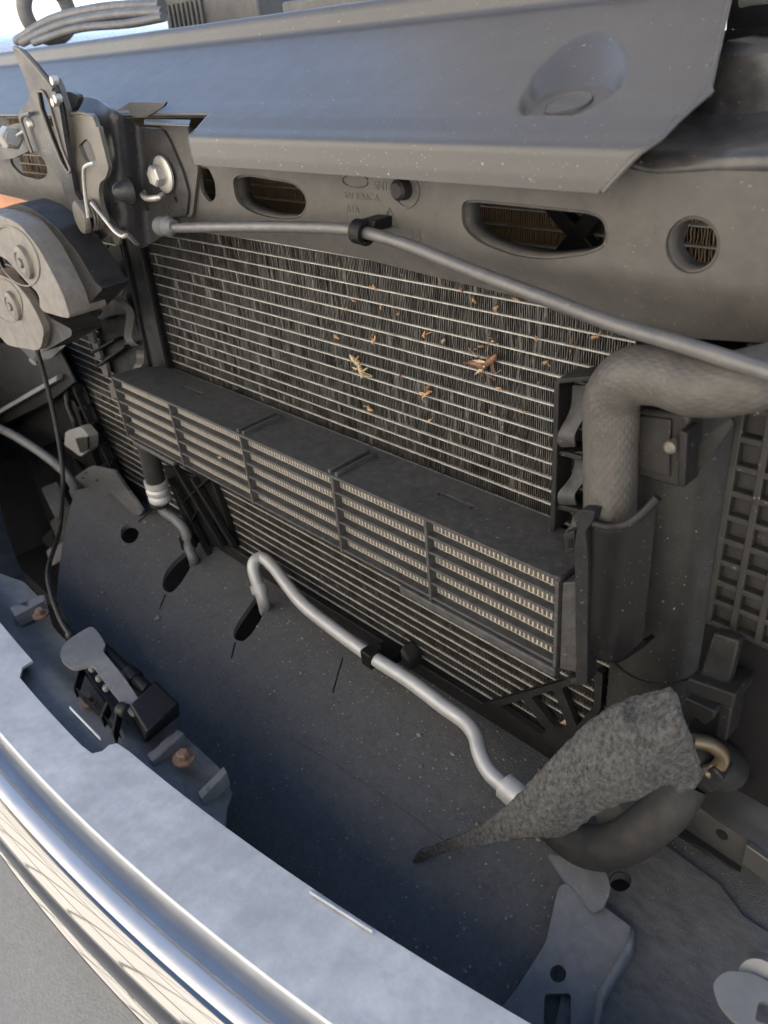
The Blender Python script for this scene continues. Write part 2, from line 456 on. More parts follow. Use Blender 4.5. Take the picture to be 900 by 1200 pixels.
# ------------------------------------------------------------------ plastic top cover
cov = thing('radiator_cover', 'smooth blue-black plastic radiator cover across the top', 'cover', (.1, 0, .08))
XR = .492
def cover_edge(y, z):
    """where the cut right end of the cover lies for a point of the profile (lip end slanted)"""
    if y < -.045: return .468 + (z - .079) * 1.0
    if y < -.02: return .4855 + (y + .05) * .25
    return .4915 - (y + .02) * .42
cp = [(-.0482, .079), (-.0502, .0793), (-.0506, .084), (-.0506, .0925), (-.0500, .0948), (-.0480, .0962), (-.043, .0985), (-.036, .1030), (-.030, .1062), (-.026, .1082), (-.021, .1104), (-.014, .1140),
      (.0, .1212), (.02, .1310), (.036, .1388), (.0395, .1400), (.0415, .1404), (.0430, .1420), (.0455, .1500), (.0470, .1525), (.0490, .1535), (.060, .1540), (.10, .1545)]
DC = Vector((.4325, -.0180, .1055))
def dimple(x, y, z):
    # conical scoop with a flat floor around the fastener
    if y < -.034 or y > .041: return 0
    x += .38 * max(0, y - DC.y)
    a_, b_ = (x - DC.x) / .0190, (y - DC.y) / .0175
    d = math.hypot(a_, b_)
    st_ = (.74 * b_ * b_ + 1.9 * a_ * a_) / max(d * d, 1e-9)
    w_ = .1060 + .30 * (y - DC.y) + st_ * .018 * max(0, d - 1)
    k = .0007
    h_ = max(0, min(1, .5 + .5 * (w_ - z) / k)); zz = w_ * (1 - h_) + z * h_ - k * h_ * (1 - h_)
    return min(0, zz - z)
cpd = [cp[0]]
for a, b in zip(cp[:-1], cp[1:]):
    k = max(1, int(math.hypot(b[0] - a[0], b[1] - a[1]) / .0012))
    for j in range(1, k + 1): cpd.append((a[0] + (b[0] - a[0]) * j / k, a[1] + (b[1] - a[1]) * j / k))
def solid(o, t):
    md = o.modifiers.new('thickness', 'SOLIDIFY'); md.thickness = t; md.offset = -1; return o
XL = at(222, 175, y=-.0506).x
def uniq(l):
    o = []
    for q in l:
        if not o or q - o[-1] > 1e-5: o.append(q)
    return o
# the whole skin in one sheet: the lip starts right of the latch cut-out
def cover_mesh():
    V = []; F = []; idx = {}
    xs2 = uniq(sorted([-.62 + .05 * i for i in range(16)] + [XL, XL - .002, XL + .002] + [.2 + .01 * i for i in range(17)] + [.36 + .0011 * i for i in range(96)] + [.466 + .0026 * i for i in range(12)]))
    for i, x in enumerate(xs2):
        for j, (y, z) in enumerate(cpd):
            xe = cover_edge(y, z)
            xx = min(x, xe)
            idx[i, j] = len(V); V.append(Vector((xx, y, z + dimple(xx, y, z))))
    for i in range(len(xs2) - 1):
        for j in range(len(cpd) - 1):
            if xs2[i + 1] <= XL + 1e-6 and cpd[j][0] < -.0335: continue
            q = (idx[i, j], idx[i + 1, j], idx[i + 1, j + 1], idx[i, j + 1])
            if (V[q[0]] - V[q[1]]).length < 1e-7 and (V[q[2]] - V[q[3]]).length < 1e-7: continue
            F.append(q)
    mb = MB(); mb.add(V, F); return mb
me = cover_mesh().mesh('skin', True, 60)
import bmesh
bm = bmesh.new(); bm.from_mesh(me); bmesh.ops.remove_doubles(bm, verts=bm.verts, dist=1e-6); bmesh.ops.recalc_face_normals(bm, faces=bm.faces)
nz = sum(f.normal.z * f.calc_area() for f in bm.faces)
if nz < 0: bmesh.ops.reverse_faces(bm, faces=bm.faces)
loose = [v for v in bm.verts if not v.link_faces]; bmesh.ops.delete(bm, geom=loose, context='VERTS')
bm.to_mesh(me); bm.free()
sk_o = solid(obj('skin', me, cover_m, cov), .0024)
ce = [Vector((cover_edge(y, z), y, z - .0008)) for y, z in cpd]
obj('rolled_end', MB().tube(ce[2:], .0010, 8, 1), cover_m, cov)
# fastener in the floor of the scoop
c = Vector((DC.x - .001, DC.y - .001, .1054))
bx2 = mat('fastener_plastic', (.04, .039, .038), .4, dust=.2, dcol=(.12, .11, .095), dscale=200)
ff = MB().lathe([(.0001, .0010), (.0088, .0010), (.0094, .0016), (.0100, .0012), (.0104, -.001)], c, (0, -.29, 1), 28)
obj('fastener', ff, bx2, cov)
# small tabs at the latch cut-out
mbt = MB().pxplate([Vector(p) for p in ((134, 131), (152, 120), (194, 120), (191, 125), (172, 137), (156, 137), (150, 129))], -.0335, .002, res=12); obj('tab', mbt, cover_m, cov)
obj('tab', MB().hexa([at(169, 147, y=-.045), at(222, 149, y=-.045), at(224, 143, y=-.036), at(169, 142, y=-.036),
                      at(169, 144, y=-.045), at(222, 146, y=-.045), at(224, 140, y=-.036), at(169, 139, y=-.036)]), cover_m, cov, bevel=.0005)

# ------------------------------------------------------------------ radiator support panel with its oval holes
beam = thing('support_panel', 'dusty tan grey support panel with oval holes under the cover', 'panel', (.1, -.025, .03))
BY = -.030
def bdepth(u, v):
    p = at(u, v, y=BY)
    y = BY
    # the lower flange turns back towards the condenser and the upper right shoulder rolls over
    if p.z < .044: y += (.044 - p.z) * .55 
    return y
outl = [(-40, 150), (60, 148), (200, 150), (420, 170), (640, 180), (730, 196), (770, 204), (840, 200), (960, 202), (960, 412), (900, 402), (800, 396), (700, 382), (600, 346), (500, 322), (430, 304), (320, 284), (240, 273), (205, 268), (165, 282),
        (120, 262), (95, 262), (60, 243), (20, 232), (-40, 218)]
holes = [rnd([(272, 207), (290, 204), (345, 213), (359, 228), (361, 243), (352, 256), (325, 257), (295, 250), (276, 236)], 14),
         rnd([(232, 197), (243, 195), (252, 212), (253, 232), (246, 238), (236, 226)], 8),
         rnd([(541, 235), (560, 234), (690, 247), (708, 254), (714, 274), (710, 289), (690, 299), (640, 305), (600, 300), (560, 284), (541, 266)], 16),
         ell(812, 287, 32, 34, .2, 32), 
         rnd([(12, 181), (45, 180), (54, 190), (56, 205), (48, 211), (25, 206), (12, 192)], 8)]
bmx = MB().pxplate(outl, bdepth, .0025, holes, 9)
obj('panel_face', bmx, beam_m, beam, angle=50)
# rims around the holes (pressed edges)
for h, c in ((holes[0], None), (holes[2], None), (holes[3], None)):
    pts = [at(p[0], p[1], y=bdepth(p[0], p[1]) + .0022) for p in densify(h, 6)]
    pts2 = [p + Vector((0, .012, 0)) for p in pts]
    mb = MB(); mb.loft([pts, pts2], closed=True)
    o = solid(obj('hole_rim', mb, beam_m, beam), .0012)
# right shoulder: rolls back above the panel, then up to the lamp mount
sh = []
spx = [(730, 197), (765, 205), (800, 204), (850, 201), (900, 200), (950, 200)]
for (u, v) in spx:
    a = at(u, v, y=BY)
    sh.append([a + Vector((0, 0, -.001)), a + Vector((0, .0008, .004)), a + Vector((0, .003, .0062)), a + Vector((0, .008, .0075)), a + Vector((0, .022, .0085)), a + Vector((0, .040, .0105)), a + Vector((0, .05, .014)), a + Vector((0, .054, .024)), a + Vector((.002, .058, .034)), a + Vector((.004, .066, .0375)), a + Vector((.004, .10, .038))])
sp_m = mat('shoulder_plastic', (.02, .02, .021), .35, dust=.3, dcol=(.12, .11, .095), dscale=120, speck=.5, bump=.1)
solid(obj('shoulder', MB().loft(sh), sp_m, beam), .002)

# ------------------------------------------------------------------ centre post, its braces and the spring clips beside it
post = thing('centre_post', 'flat black centre post standing in front of the condenser', 'post', (-.01, -.01, -.3))
pp = MB()
def yy(v): return lambda a, b: v
pp.pxplate([(140, 268), (160, 268), (198, 436), (262, 600), (276, 642), (256, 636), (240, 590), (174, 436)], -.0085, .006, res=20)
obj('strip', pp, plastic_clean, post, bevel=.0006)
pe = MB()
for (a, b, c, d) in ((143, 280, 176, 432), (163, 280, 196, 430)):
    p, q = at(a, b, y=-.0095), at(c, d, y=-.0095)
    pe.bar(p, q, (.0009, 0, 0), (0, .0016, 0))
obj('edge_rib', pe, plastic, post, bevel=.0004)
br = MB()
for (a, b, c, d) in ((205, 545, 262, 640), (246, 560, 214, 590), (214, 590, 232, 636), (226, 560, 275, 640), (200, 560, 246, 650), (232, 600, 210, 640)):
    br.bar(at(a, b, y=-.013), at(c, d, y=-.013), (.0022, 0, .0008), (0, .003, 0))
obj('brace', br, plastic_clean, post, bevel=.0005)
obj('web', MB().pxplate([(190, 545), (235, 560), (255, 580), (272, 640), (236, 640), (215, 610)], -.0065, .002, res=20), dark, post)

def ribbon(path, w, y, mb, th=.0012, wave=.004):
    """a wavy spring strip seen from the front: path in picture points, half width w"""
    P = catmull([Vector((a, b, 0)) for a, b in path], 6); n = len(P); rows = []
    for i, p in enumerate(P):
        t = i / (n - 1)
        yv = y + wave * math.sin(t * math.pi * 2)
        l, r = at(p.x - w, p.y, y=yv), at(p.x + w, p.y, y=yv)
        rows.append([l, r, r + Vector((0, th, 0)), l + Vector((0, th, 0))])
    mb.loft(rows, closed=True, cap=True)
sidel = thing('side_seal', 'black side seal with wavy spring strip left of the centre post', 'seal', (-.08, -.008, -.12))
sb = MB().pxplate([(102, 300), (140, 286), (152, 330), (160, 372), (176, 432), (150, 436), (134, 440), (120, 418), (115, 388), (108, 352)], -.005, .003, res=20)
obj('backing', sb, plastic_clean, sidel)
for pth in (((134, 312), (141, 330), (137, 352)), ((138, 350), (152, 366), (150, 395), (158, 406)), ((164, 410), (164, 424), (157, 436))):
    mb = MB(); ribbon(pth, 4.5, -.012, mb, wave=.003); obj('spring_strip', mb, beam_m, sidel)
for (a, b, c, d) in ((104, 378, 131, 372), (112, 412, 140, 396), (118, 428, 152, 404)):
    p, q = at(a, b, y=-.012), at(c, d, y=-.012)
    obj('shelf', MB().bar(p, q, (0, .006, 0), (0, 0, .0012)), plastic_clean, sidel, bevel=.0005)
for k, (x, y) in enumerate(((101, 386), (108, 404), (117, 424), (127, 450), (137, 470))):
    obj('hook', MB().pxplate([(x, y), (x + 6, y - 2), (x + 10, y + 16), (x + 4, y + 18)], -.012, .004, res=20), beam_m, sidel, bevel=.0004)
wl = MB()
wl.tube([at(113, 300, y=-.02), at(121, 316, y=-.028), at(122, 328, y=-.024), at(112, 336, y=-.018)], .0011, 8)
wl.tube([at(122, 300, y=-.018), at(131, 322, y=-.026), at(132, 336, y=-.024), at(118, 347, y=-.016)], .0013, 8)
obj('wire_loop', wl, plastic, sidel)

# right spring clip
clip = thing('spring_clip', 'black clip frame with wavy spring strip between condenser and hose', 'clip', (.44, -.012, -.13))
def dbox(pts, y0, y1, mb):
    mb.loft([[at(a, b, y=y0) for a, b in pts], [at(a, b, y=y0) + Vector((0, y1 - y0, 0)) for a, b in pts]], closed=True, cap=True)
mb = MB(); dbox([(649, 447), (655, 446), (650, 622), (644, 622)], -.0175, -.003, mb); obj('bar', mb, plastic, clip, bevel=.0006)
mb = MB(); dbox([(653, 444), (700, 440), (700, 446), (654, 450)], -.0175, .004, mb); obj('bar', mb, plastic, clip, bevel=.0006)
mb = MB(); dbox([(651, 527), (682, 535), (682, 541), (651, 533)], -.0155, .002, mb); obj('bar', mb, plastic, clip, bevel=.0006)
mb = MB(); dbox([(648, 590), (688, 600), (688, 606), (648, 596)], -.0155, .002, mb); obj('bar', mb, plastic, clip, bevel=.0006)
for pth in (((681, 452), (678, 480), (664, 508), (664, 524)), ((684, 530), (680, 556), (664, 578), (665, 592)), ((682, 600), (678, 615), (664, 632), (660, 640))):
    mb = MB(); ribbon(pth, 10, -.014, mb, wave=.004); obj('spring_strip', mb, frame_m, clip)
obj('backing', MB().pxplate([(652, 446), (702, 440), (704, 640), (648, 630)], -.0005, .002, res=30), dark, clip)

# ------------------------------------------------------------------ right side: radiator tank, hose, holder, ribbed duct
tank = thing('radiator_tank', 'tall rounded grey plastic end tank right of the condenser', 'radiator tank', (.49, .02, -.3))
tank_m = mat('tank_plastic', (.017, .0165, .016), .48, dust=.18, dcol=(.055, .05, .043), dscale=110, bump=.2, speck=.35, spec=.18)  # darkened to carry the shade lying over the right side
rr = []
for z in [.012 - .01 * k for k in range(0, 35)]:
    ring = []
    for k in range(17):
        a = math.pi * (k / 16)
        ring.append(Vector((.4885 - .0265 * math.cos(a), .012 - .040 * math.sin(a) ** .8 - .002 * noise.noise(Vector((a, z * 9, 2))), z)))
    rr.append([Vector((.462, .055, z))] + ring + [Vector((.515, .055, z))])
obj('tank_body', MB().loft(rr), tank_m, tank)
for z in (-.168,):
    ring = []
    for k in range(17):
        a = math.pi * (k / 16)
        ring.append(Vector((.4885 - .0275 * math.cos(a), .012 - .0412 * math.sin(a) ** .8, z)))
    obj('seam_band', MB().loft([[p + Vector((0, 0, d)) for p in ring] for d in (-.002, .002)]), tank_m, tank)
mb = MB(); dbox([(728, 478), (790, 484), (800, 478), (808, 486), (803, 568), (796, 572), (730, 552)], -.034, -.02, mb); obj('bracket_box', mb, tank_m, tank, bevel=.0012)
mb = MB(); dbox([(740, 486), (786, 492), (784, 560), (738, 546)], -.0355, -.034, mb); obj('bracket_panel', mb, tank_m, tank, bevel=.0006)
mb = MB(); dbox([(796, 504), (805, 508), (802, 572), (793, 568)], -.0415, -.03, mb); obj('latch_bar', mb, plastic, tank, bevel=.0008)
mb = MB(); mb.lathe([(.0005, .0), (.0028, .0), (.0028, -.004), (.0016, -.005)], at(790, 521, y=-.038), (0, 1, 0), 12); obj('pin', mb, steel_tan, tank)
mb = MB().pxplate(rnd([(812, 552), (812, 530), (835, 505), (858, 490), (860, 498), (836, 530)], 6), -.03, .002, res=12); obj('ear', mb, tank_m, tank)

# braided hose
hose_m = mat('grey_brown_hose', (.046, .043, .039), .5, var=.1, vscale=40, dust=.35, dcol=(.10, .09, .077), dscale=160, speck=.4, scol=(.25, .235, .21), spec=.3)
def braid_hose(path, r, n=176, step=.0007, amp=.00013, kb=44, ks=4800.):
    P0 = catmull(path, 24)
    P = [P0[0]]; acc = 0
    for a, b in zip(P0[:-1], P0[1:]):
        d = (b - a).length
        while acc + d >= step:
            t = (step - acc) / d; a = a.lerp(b, t); P.append(a.copy()); d = (b - a).length; acc = 0
        acc += d
    N = len(P); T = [(P[min(i + 2, N - 1)] - P[max(i - 2, 0)]).normalized() for i in range(N)]
    u = T[0].orthogonal().normalized(); rings = []
    for i in range(N):
        u = (u - T[i] * u.dot(T[i])).normalized(); b = T[i].cross(u); ring = []
        for k in range(n):
            a = 2 * math.pi * k / n; s = i * step
            h = max(math.cos(kb / 2 * a + ks / 4 * s), math.cos(kb / 2 * a - ks / 4 * s))
            rr_ = r + amp * h + .0004 * noise.noise(P[i] * 60 + u * 0)
            ring.append(P[i] + (u * math.cos(a) + b * math.sin(a)) * rr_)
        rings.append(ring)
    return MB().loft(rings, closed=True, cap=True)
hpth = [at(713, 700, y=-.043), at(714, 620, y=-.043), at(715, 560, y=-.043), at(716, 500, y=-.043), at(718, 465, y=-.044), at(738, 442, y=-.046),
        at(775, 441, y=-.048), at(820, 452, y=-.050), at(868, 448, y=-.046), at(915, 436, y=-.036), at(970, 420, y=-.02)]
tag(obj('coolant_hose', braid_hose(hpth, .0118), hose_m), 'thick grey brown braided hose bending over to the right', 'hose')

# holder the hose runs down into
hold = thing('hose_holder', 'curved black plastic holder around the lower end of the braided hose', 'holder', (.49, -.05, -.15))
def holder_ring(dz):
    pts = [(690, 607), (697, 613), (712, 617), (728, 616), (742, 610), (756, 599), (771, 583)]
    return catmull([at(a, b, y=-.058 + .002 * abs(i - 3) - (.004 if i < 2 else 0)) + Vector((0, 0, dz)) for i, (a, b) in enumerate(pts)], 4)
hr = [holder_ring(dz) for dz in (0, -.004, -.03, -.06, -.078)]
hr.append([p + Vector((0, .003, -.004)) for p in hr[-1]]); hr.append([p + Vector((0, .012, -.006)) for p in hr[-2]])
solid(obj('shell', MB().loft(hr), plastic_clean, hold), .0022)
obj('rim', MB().tube(holder_ring(.0), .0019, 10, sub=1), plastic, hold)
fl = MB(); dbox(rnd([(690, 598), (697, 600), (694, 612), (686, 622), (689, 660), (688, 802), (675, 804), (673, 640), (676, 618), (672, 606), (680, 598)], 2), -.0605, -.052, fl)
obj('flange', fl, plastic, hold, bevel=.0007)
mb = MB(); dbox([(660, 626), (673, 622), (673, 646), (662, 650)], -.052, -.045, mb); obj('catch', mb, plastic, hold, bevel=.0006)
mb = MB(); dbox([(665, 633), (670, 631), (670, 642), (666, 643)], -.0526, -.052, mb); obj('dark_slot_patch', mb, dark, hold)  # dark patch stands in for the shaded slot

# ribbed duct at the right edge
duct = thing('ribbed_duct', 'black ribbed grid duct panel at the right edge', 'duct', (.55, -.01, -.12))
a0, a1 = at(866, 470, y=-.022), at(832, 745, y=-.022)
xl = a0.x; DYV = -.022
gz_lo = at(868, 748, y=DYV).z
obj('duct_back', MB().box(xl - .002, .645, DYV + .0045, DYV + .0065, gz_lo, .02), tank_m, duct)
obj('duct_shade_strip', MB().box(xl - .002, .645, DYV + .006, DYV + .008, -.22, gz_lo - .0005), dark, duct)  # lower back panel, with its shade put into a near-black colour
gz = [at(868, v, y=DYV).z for v in (478, 515, 550, 582, 612, 641, 668, 694, 718, 745)]
for z in gz:
    obj('rib', MB().box(xl, .644, DYV, DYV + .0062, z - .0016, z + .0016), tank_m, duct, bevel=.0006)
for x in [xl + .0015 + .0118 * k for k in range(8)]:
    obj('rib', MB().box(x - .0016, x + .0016, DYV - .0004, DYV + .0062, gz[-1], gz[0] + .01), tank_m, duct, bevel=.0006)
mb = MB(); dbox([(836, 742), (866, 752), (852, 812), (818, 796)], -.034, -.028, mb); obj('clip_tongue', mb, plastic, duct, bevel=.001)
mb = MB(); dbox([(806, 795), (862, 815), (858, 830), (800, 812)], -.040, -.02, mb); obj('ledge', mb, plastic, duct, bevel=.001)
mb = MB(); dbox([(842, 825), (858, 830), (850, 870), (838, 862)], -.038, -.024, mb); obj('post', mb, plastic, duct, bevel=.001)
mb = MB(); dbox([(796, 828), (803, 818), (838, 834), (836, 842), (826, 850), (816, 842), (802, 850)], -.045, -.03, mb); obj('hook', mb, plastic, duct, bevel=.0008)

# ------------------------------------------------------------------ left part of the lower bay
# undertray: a felted sheet that falls away from the foot of the condenser towards the bumper
def tray_z(x, y):
    t = max(0., -.004 - y)
    z = -.3045 - .10 * t - 1.55 * t * t
    z += .004 * noise.noise(Vector((x * 5, y * 5, 4)))
    return z
def tray_hit(px, py, up=0.):
    d = ray(px, py); lo, hi = .15, 1.6
    f = lambda t: (CAM + d * t).z - (tray_z((CAM + d * t).x, (CAM + d * t).y) + up)
    for _ in range(50):
        mid = (lo + hi) / 2
        if f(mid) > 0: lo = mid
        else: hi = mid
    return CAM + d * lo
def tz(x, y): return Vector((x, y, tray_z(x, y)))
def T2(px, py): p = tray_hit(px, py); return (p.x, p.y)
tray = thing('undertray', 'wide dark grey felted undertray with keyhole slots below the condenser', 'undertray', (.2, -.12, -.4))
out = [T2(*p) for p in ((88, 575), (130, 566), (180, 590))] + [(.0, .012), (.62, .012), (.66, -.10), (.62, -.235), (.2, -.255), (.0, -.25), (-.12, -.23), T2(86, 742), T2(66, 700), T2(70, 660), T2(76, 622)]
h1 = [T2(p.x, p.y) for p in ell(152, 625, 10.5, 12, .3, 20)]
h2 = [T2(*p) for p in rnd([(190, 690), (192, 672), (205, 656), (222, 642), (232, 648), (224, 664), (212, 684), (200, 696)], 8)]
h3 = [T2(*p) for p in rnd([(273, 748), (275, 735), (287, 717), (300, 698), (310, 702), (308, 722), (296, 742), (284, 753)], 7)]
h4 = [T2(*p) for p in ell(727, 1037, 14, 14, 0, 20)]
slits = [((162, 612), (178, 598)), ((194, 696), (187, 714)), ((276, 752), (271, 772)), ((402, 770), (390, 812))]
hs = [h1, h2, h3, h4]
for (a, b) in slits:
    dx, dy = b[0] - a[0], b[1] - a[1]; l = math.hypot(dx, dy); nx, ny = -dy / l * .9, dx / l * .9
    hs.append([T2(a[0] + nx, a[1] + ny), T2(a[0] - nx, a[1] - ny), T2(b[0] - nx, b[1] - ny), T2(b[0] + nx, b[1] + ny)])
tmb = MB().plate([Vector(p) for p in out], [[Vector(p) for p in h] for h in hs], lambda u, v: tz(u, v), .012, lambda p: (0, 0, -.006))
obj('sheet', tmb, tray_m, tray, angle=60)
obj('slot_shadow_box', MB().box(-1.3, .66, -.24, .02, -.62, -.615), dark, tray)  # unseen dark sheet added so the slots look shaded

# underside and engine masses that close the bay
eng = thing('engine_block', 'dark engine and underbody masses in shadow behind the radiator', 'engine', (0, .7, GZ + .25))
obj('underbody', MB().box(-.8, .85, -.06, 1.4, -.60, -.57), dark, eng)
obj('sun_block_panel', MB().box(.652, .672, .12, 1.3, -.6, .22), dark, eng)  # unseen panel added to keep the sun off the lower right
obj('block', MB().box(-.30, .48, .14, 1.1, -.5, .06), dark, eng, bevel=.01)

# ------------------------------------------------------------------ aluminium line along the tray
pipe = thing('coolant_pipe', 'pale aluminium pipe snaking along the foot of the condenser', 'pipe', (.25, -.03, -.30))
pa = [tray_hit(311, 716, -.012), at(309, 706, z=-.298), at(304, 690, z=-.285), at(297, 668, z=-.271), at(299, 657, z=-.265), at(308, 654, z=-.264), at(320, 664, z=-.265), at(336, 685, z=-.268), at(356, 709, z=-.270), at(392, 738, z=-.271), at(435, 769, z=-.271), at(480, 798, z=-.271),
      at(520, 828, z=-.272), at(545, 846, z=-.273), at(557, 862, z=-.274), at(563, 884, z=-.276), at(574, 905, z=-.278), at(592, 922, z=-.279), at(606, 932, z=-.279)]
obj('line', MB().tube(pa, .0056, 16, 6), pipe_m, pipe)
obj('ferrule', MB().tube([pa[2] + (pa[1] - pa[2]) * .25, pa[2] + (pa[3] - pa[2]) * .25], .0078, 14, 1), pipe_m, pipe)
e = pa[-1]; d = (pa[-1] - pa[-3]).normalized()
obj('end_collar', MB().lathe([(.006, -.010), (.0088, -.010), (.0092, -.002), (.0085, .008), (.006, .010)], e, d, 20), pipe_m, pipe)
cm = MB(); c0 = at(437, 768, z=-.271); dd = (at(480, 798, z=-.271) - at(392, 738, z=-.271)).normalized()
sd = dd.cross(Vector((0, 0, 1))).normalized()
cm.bar(c0 - dd * .006, c0 + dd * .006, sd * .0078, (0, 0, .0072))
obj('clip', cm, plastic_clean, pipe, bevel=.0015)
cm = MB(); q = c0 + Vector((0, .014, -.010)); cm.bar(q - dd * .012, q + dd * .010, sd * .008, (0, 0, .004)); obj('clip_foot', cm, plastic_clean, pipe, bevel=.001)
bp = thing('rail_bumper', 'small black rubber stop on the condenser foot beside the pipe clip', 'stop', at(483, 770, y=-.014))
obj('block', MB().bar(at(476, 760, y=-.010), at(488, 776, y=-.010), (0, .008, 0), (0, 0, .006)), rubber, bp, bevel=.003)

# hose, crimped ferrule and line left of the centre post
lh = thing('cooler_line', 'black rubber line with pale crimped ferrule left of the centre post', 'line', at(225, 650, z=-.30))
q = [at(172, 520, y=-.030), at(178, 545, y=-.030), at(183, 566, y=-.029), at(187, 590, y=-.028)]
obj('rubber_sleeve', MB().tube(q, .0098, 18, 4), rubber, lh)
ax = (at(190, 594, y=-.028) - at(181, 560, y=-.0295)).normalized(); c0 = at(182, 562, y=-.029)
obj('crimp_ferrule', MB().lathe([(.0095, 0), (.0118, .0005), (.0118, .006), (.0098, .0085), (.0118, .011), (.0118, .015), (.0098, .0175), (.0116, .020), (.0116, .024), (.008, .028)], c0, ax, 22), pipe_m, lh)
q = [at(188, 588, y=-.028), at(193, 600, y=-.028), at(205, 608, y=-.026), at(217, 622, y=-.026), at(221, 640, z=-.292), at(227, 656, z=-.304), at(228, 662, z=-.33)]
obj('metal_line', MB().tube(q, .0052, 14, 6), bracket_m, lh)
q = at(221, 636, y=-.026); obj('line_clip', MB().lathe([(.006, -.006), (.0085, -.006), (.0085, .005), (.006, .005)], q, (.2, -.1, -1), 14), plastic_clean, lh)

# corner gusset at the lower right of the condenser
gus = thing('corner_gusset', 'black triangular truss bracket at lower right corner of condenser', 'bracket', at(640, 850, y=-.008))
o_ = [(564, 826), (700, 786), (706, 790), (704, 830), (680, 872), (650, 880), (640, 872)]
gh = [rnd([(586, 828), (612, 820), (640, 856), (636, 862), (618, 850)], 3), rnd([(622, 817), (648, 809), (664, 848), (660, 854), (650, 852)], 3), rnd([(658, 806), (696, 795), (696, 826), (676, 852)], 4)]
obj('truss', MB().pxplate(o_, -.0085, .005, gh, 7), plastic, gus, bevel=.0005)

# ------------------------------------------------------------------ felt flap, lower elbow hose, crossmember, lower brackets
felt_m = mat('grey_felt', (.034, .035, .037), .95, var=.45, vscale=900, dust=.7, dcol=(.14, .138, .132), dscale=420, bump=1., bscale=1800, bdist=.0014, speck=.9, scol=(.004, .004, .004), spec=.1, stretch=(1, 1, .55))
fo = [(481, 1013), (488, 1000), (520, 988), (556, 972), (590, 948), (612, 926), (634, 902), (658, 876), (684, 850), (708, 834), (734, 822), (764, 814), (782, 811), (790, 818), (796, 842), (808, 872), (818, 902), (822, 912), (812, 926), (796, 930), (786, 918), (770, 924), (748, 938), (728, 942), (712, 948), (694, 958), (676, 972), (656, 982), (628, 982), (600, 984), (560, 990), (520, 1000)]
def felt_y(u, v):
    t = max(0, min(1, (u - 482) / 330))
    # a rolled sleeve: the middle stands proud of its upper and lower edges
    mid = 1008 - 170 * t ** 1.1
    w_ = 22 + 62 * t
    k = max(-1.2, min(1.2, (v - mid) / w_))
    return -.112 + .042 * t + .016 * t * k * k - .012 * t + (.0045 * noise.noise(Vector((u * .018, v * .018, 3))) + .0006 * noise.noise(Vector((u * .08, v * .08, 6))))
fr_ = random.Random(4)
fo = [p + Vector((fr_.gauss(0, .6), fr_.gauss(0, .6))) for p in densify([Vector(p) for p in fo], 4)]
def felt_fold(u, v): return felt_y(u, v) + .0016 * math.sin((u * .75 + v) * .055) * max(0, min(1, (u - 540) / 120)) - .003 * max(0, 1 - abs(u - 742 - (v - 870) * .4) / 16)
fmb = MB().plate([Vector(p) for p in fo], [], lambda u, v: at(u, v, y=felt_fold(u, v)), 4, lambda p: (0, .0025, .0006))
ft = obj('felt_flap', fmb, felt_m, angle=80); tag(ft, 'torn grey felt insulation flap hanging over the lower hose', 'felt flap')
bronze = mat('dull_bronze', (.10, .075, .045), .4, .5, dust=.3, dcol=(.1, .09, .07))
elb = thing('lower_hose', 'curved black rubber elbow hose under the felt flap', 'hose', at(730, 1000, y=-.06))
obj('elbow', MB().tube([at(640, 945, y=-.05), at(660, 974, y=-.058), at(690, 992, y=-.062), at(722, 990, y=-.062), at(754, 972, y=-.058), at(784, 944, y=-.05), at(800, 915, y=-.04)], .0125, 20, 8), rubber, elb)
rw = MB().lathe([(.0005, .0), (.014, .0), (.0148, .002), (.0148, .012), (.013, .014)], at(718, 962, y=-.045), (.15, .9, -.1), 28); obj('hose_end', rw, steel_tan, elb)
cl = MB().tube([at(812, 868, y=-.055), at(832, 872, y=-.05), at(846, 884, y=-.045), at(842, 898, y=-.045), at(828, 905, y=-.048)], .0036, 10, 6)
obj('clamp', cl, bronze, elb)
obj('upper_neck', MB().tube([at(800, 880, y=-.04), at(824, 886, y=-.035), at(850, 900, y=-.02)], .0125, 18, 6), rubber, elb)
mb = MB(); dbox(rnd([(818, 906), (836, 900), (848, 914), (834, 930), (822, 922)], 3), -.05, -.038, mb); obj('clamp_lug', mb, plastic, elb, bevel=.001)

xm = thing('crossmember', 'grey steel crossmember running out of frame at lower right', 'crossmember', at(850, 980, y=-.01))
q0, q1 = at(803, 938, y=-.030), at(960, 1040, y=-.030)
steel_grey = mat('grey_painted_steel', (.055, .054, .052), .4, .35, dust=.3, dcol=(.085, .08, .07), dscale=110)
mbx = MB().loft([[p + Vector((0, .07, .003)), p + Vector((0, .008, .002)), p + Vector((0, .002, .0005)), p, p + Vector((0, .0005, -.022)), p + Vector((0, .004, -.0245)), p + Vector((0, .06, -.025))] for p in (q0, q0.lerp(q1, .5), q1)])
solid(obj('beam', mbx, steel_grey, xm, angle=60), .002)
obj('dark_hole_disc', MB().lathe([(.0001, 0), (.0032, 0), (.0032, .0004)], at(846, 978, y=-.0303), (0, -1, 0), 14), dark, xm)  # dark disc stands in for the shaded hole
mb = MB(); dbox([(874, 990), (930, 1030), (930, 1060), (868, 1012)], -.034, -.03, mb); obj('bent_tab', mb, steel_grey, xm, bevel=.0008)
bk = MB(); dbox([(770, 965), (830, 1000), (960, 1090), (960, 1250), (900, 1110), (830, 1050), (760, 1000)], .0, .01, bk)
obj('lower_rail', bk, plastic, xm, bevel=.002)

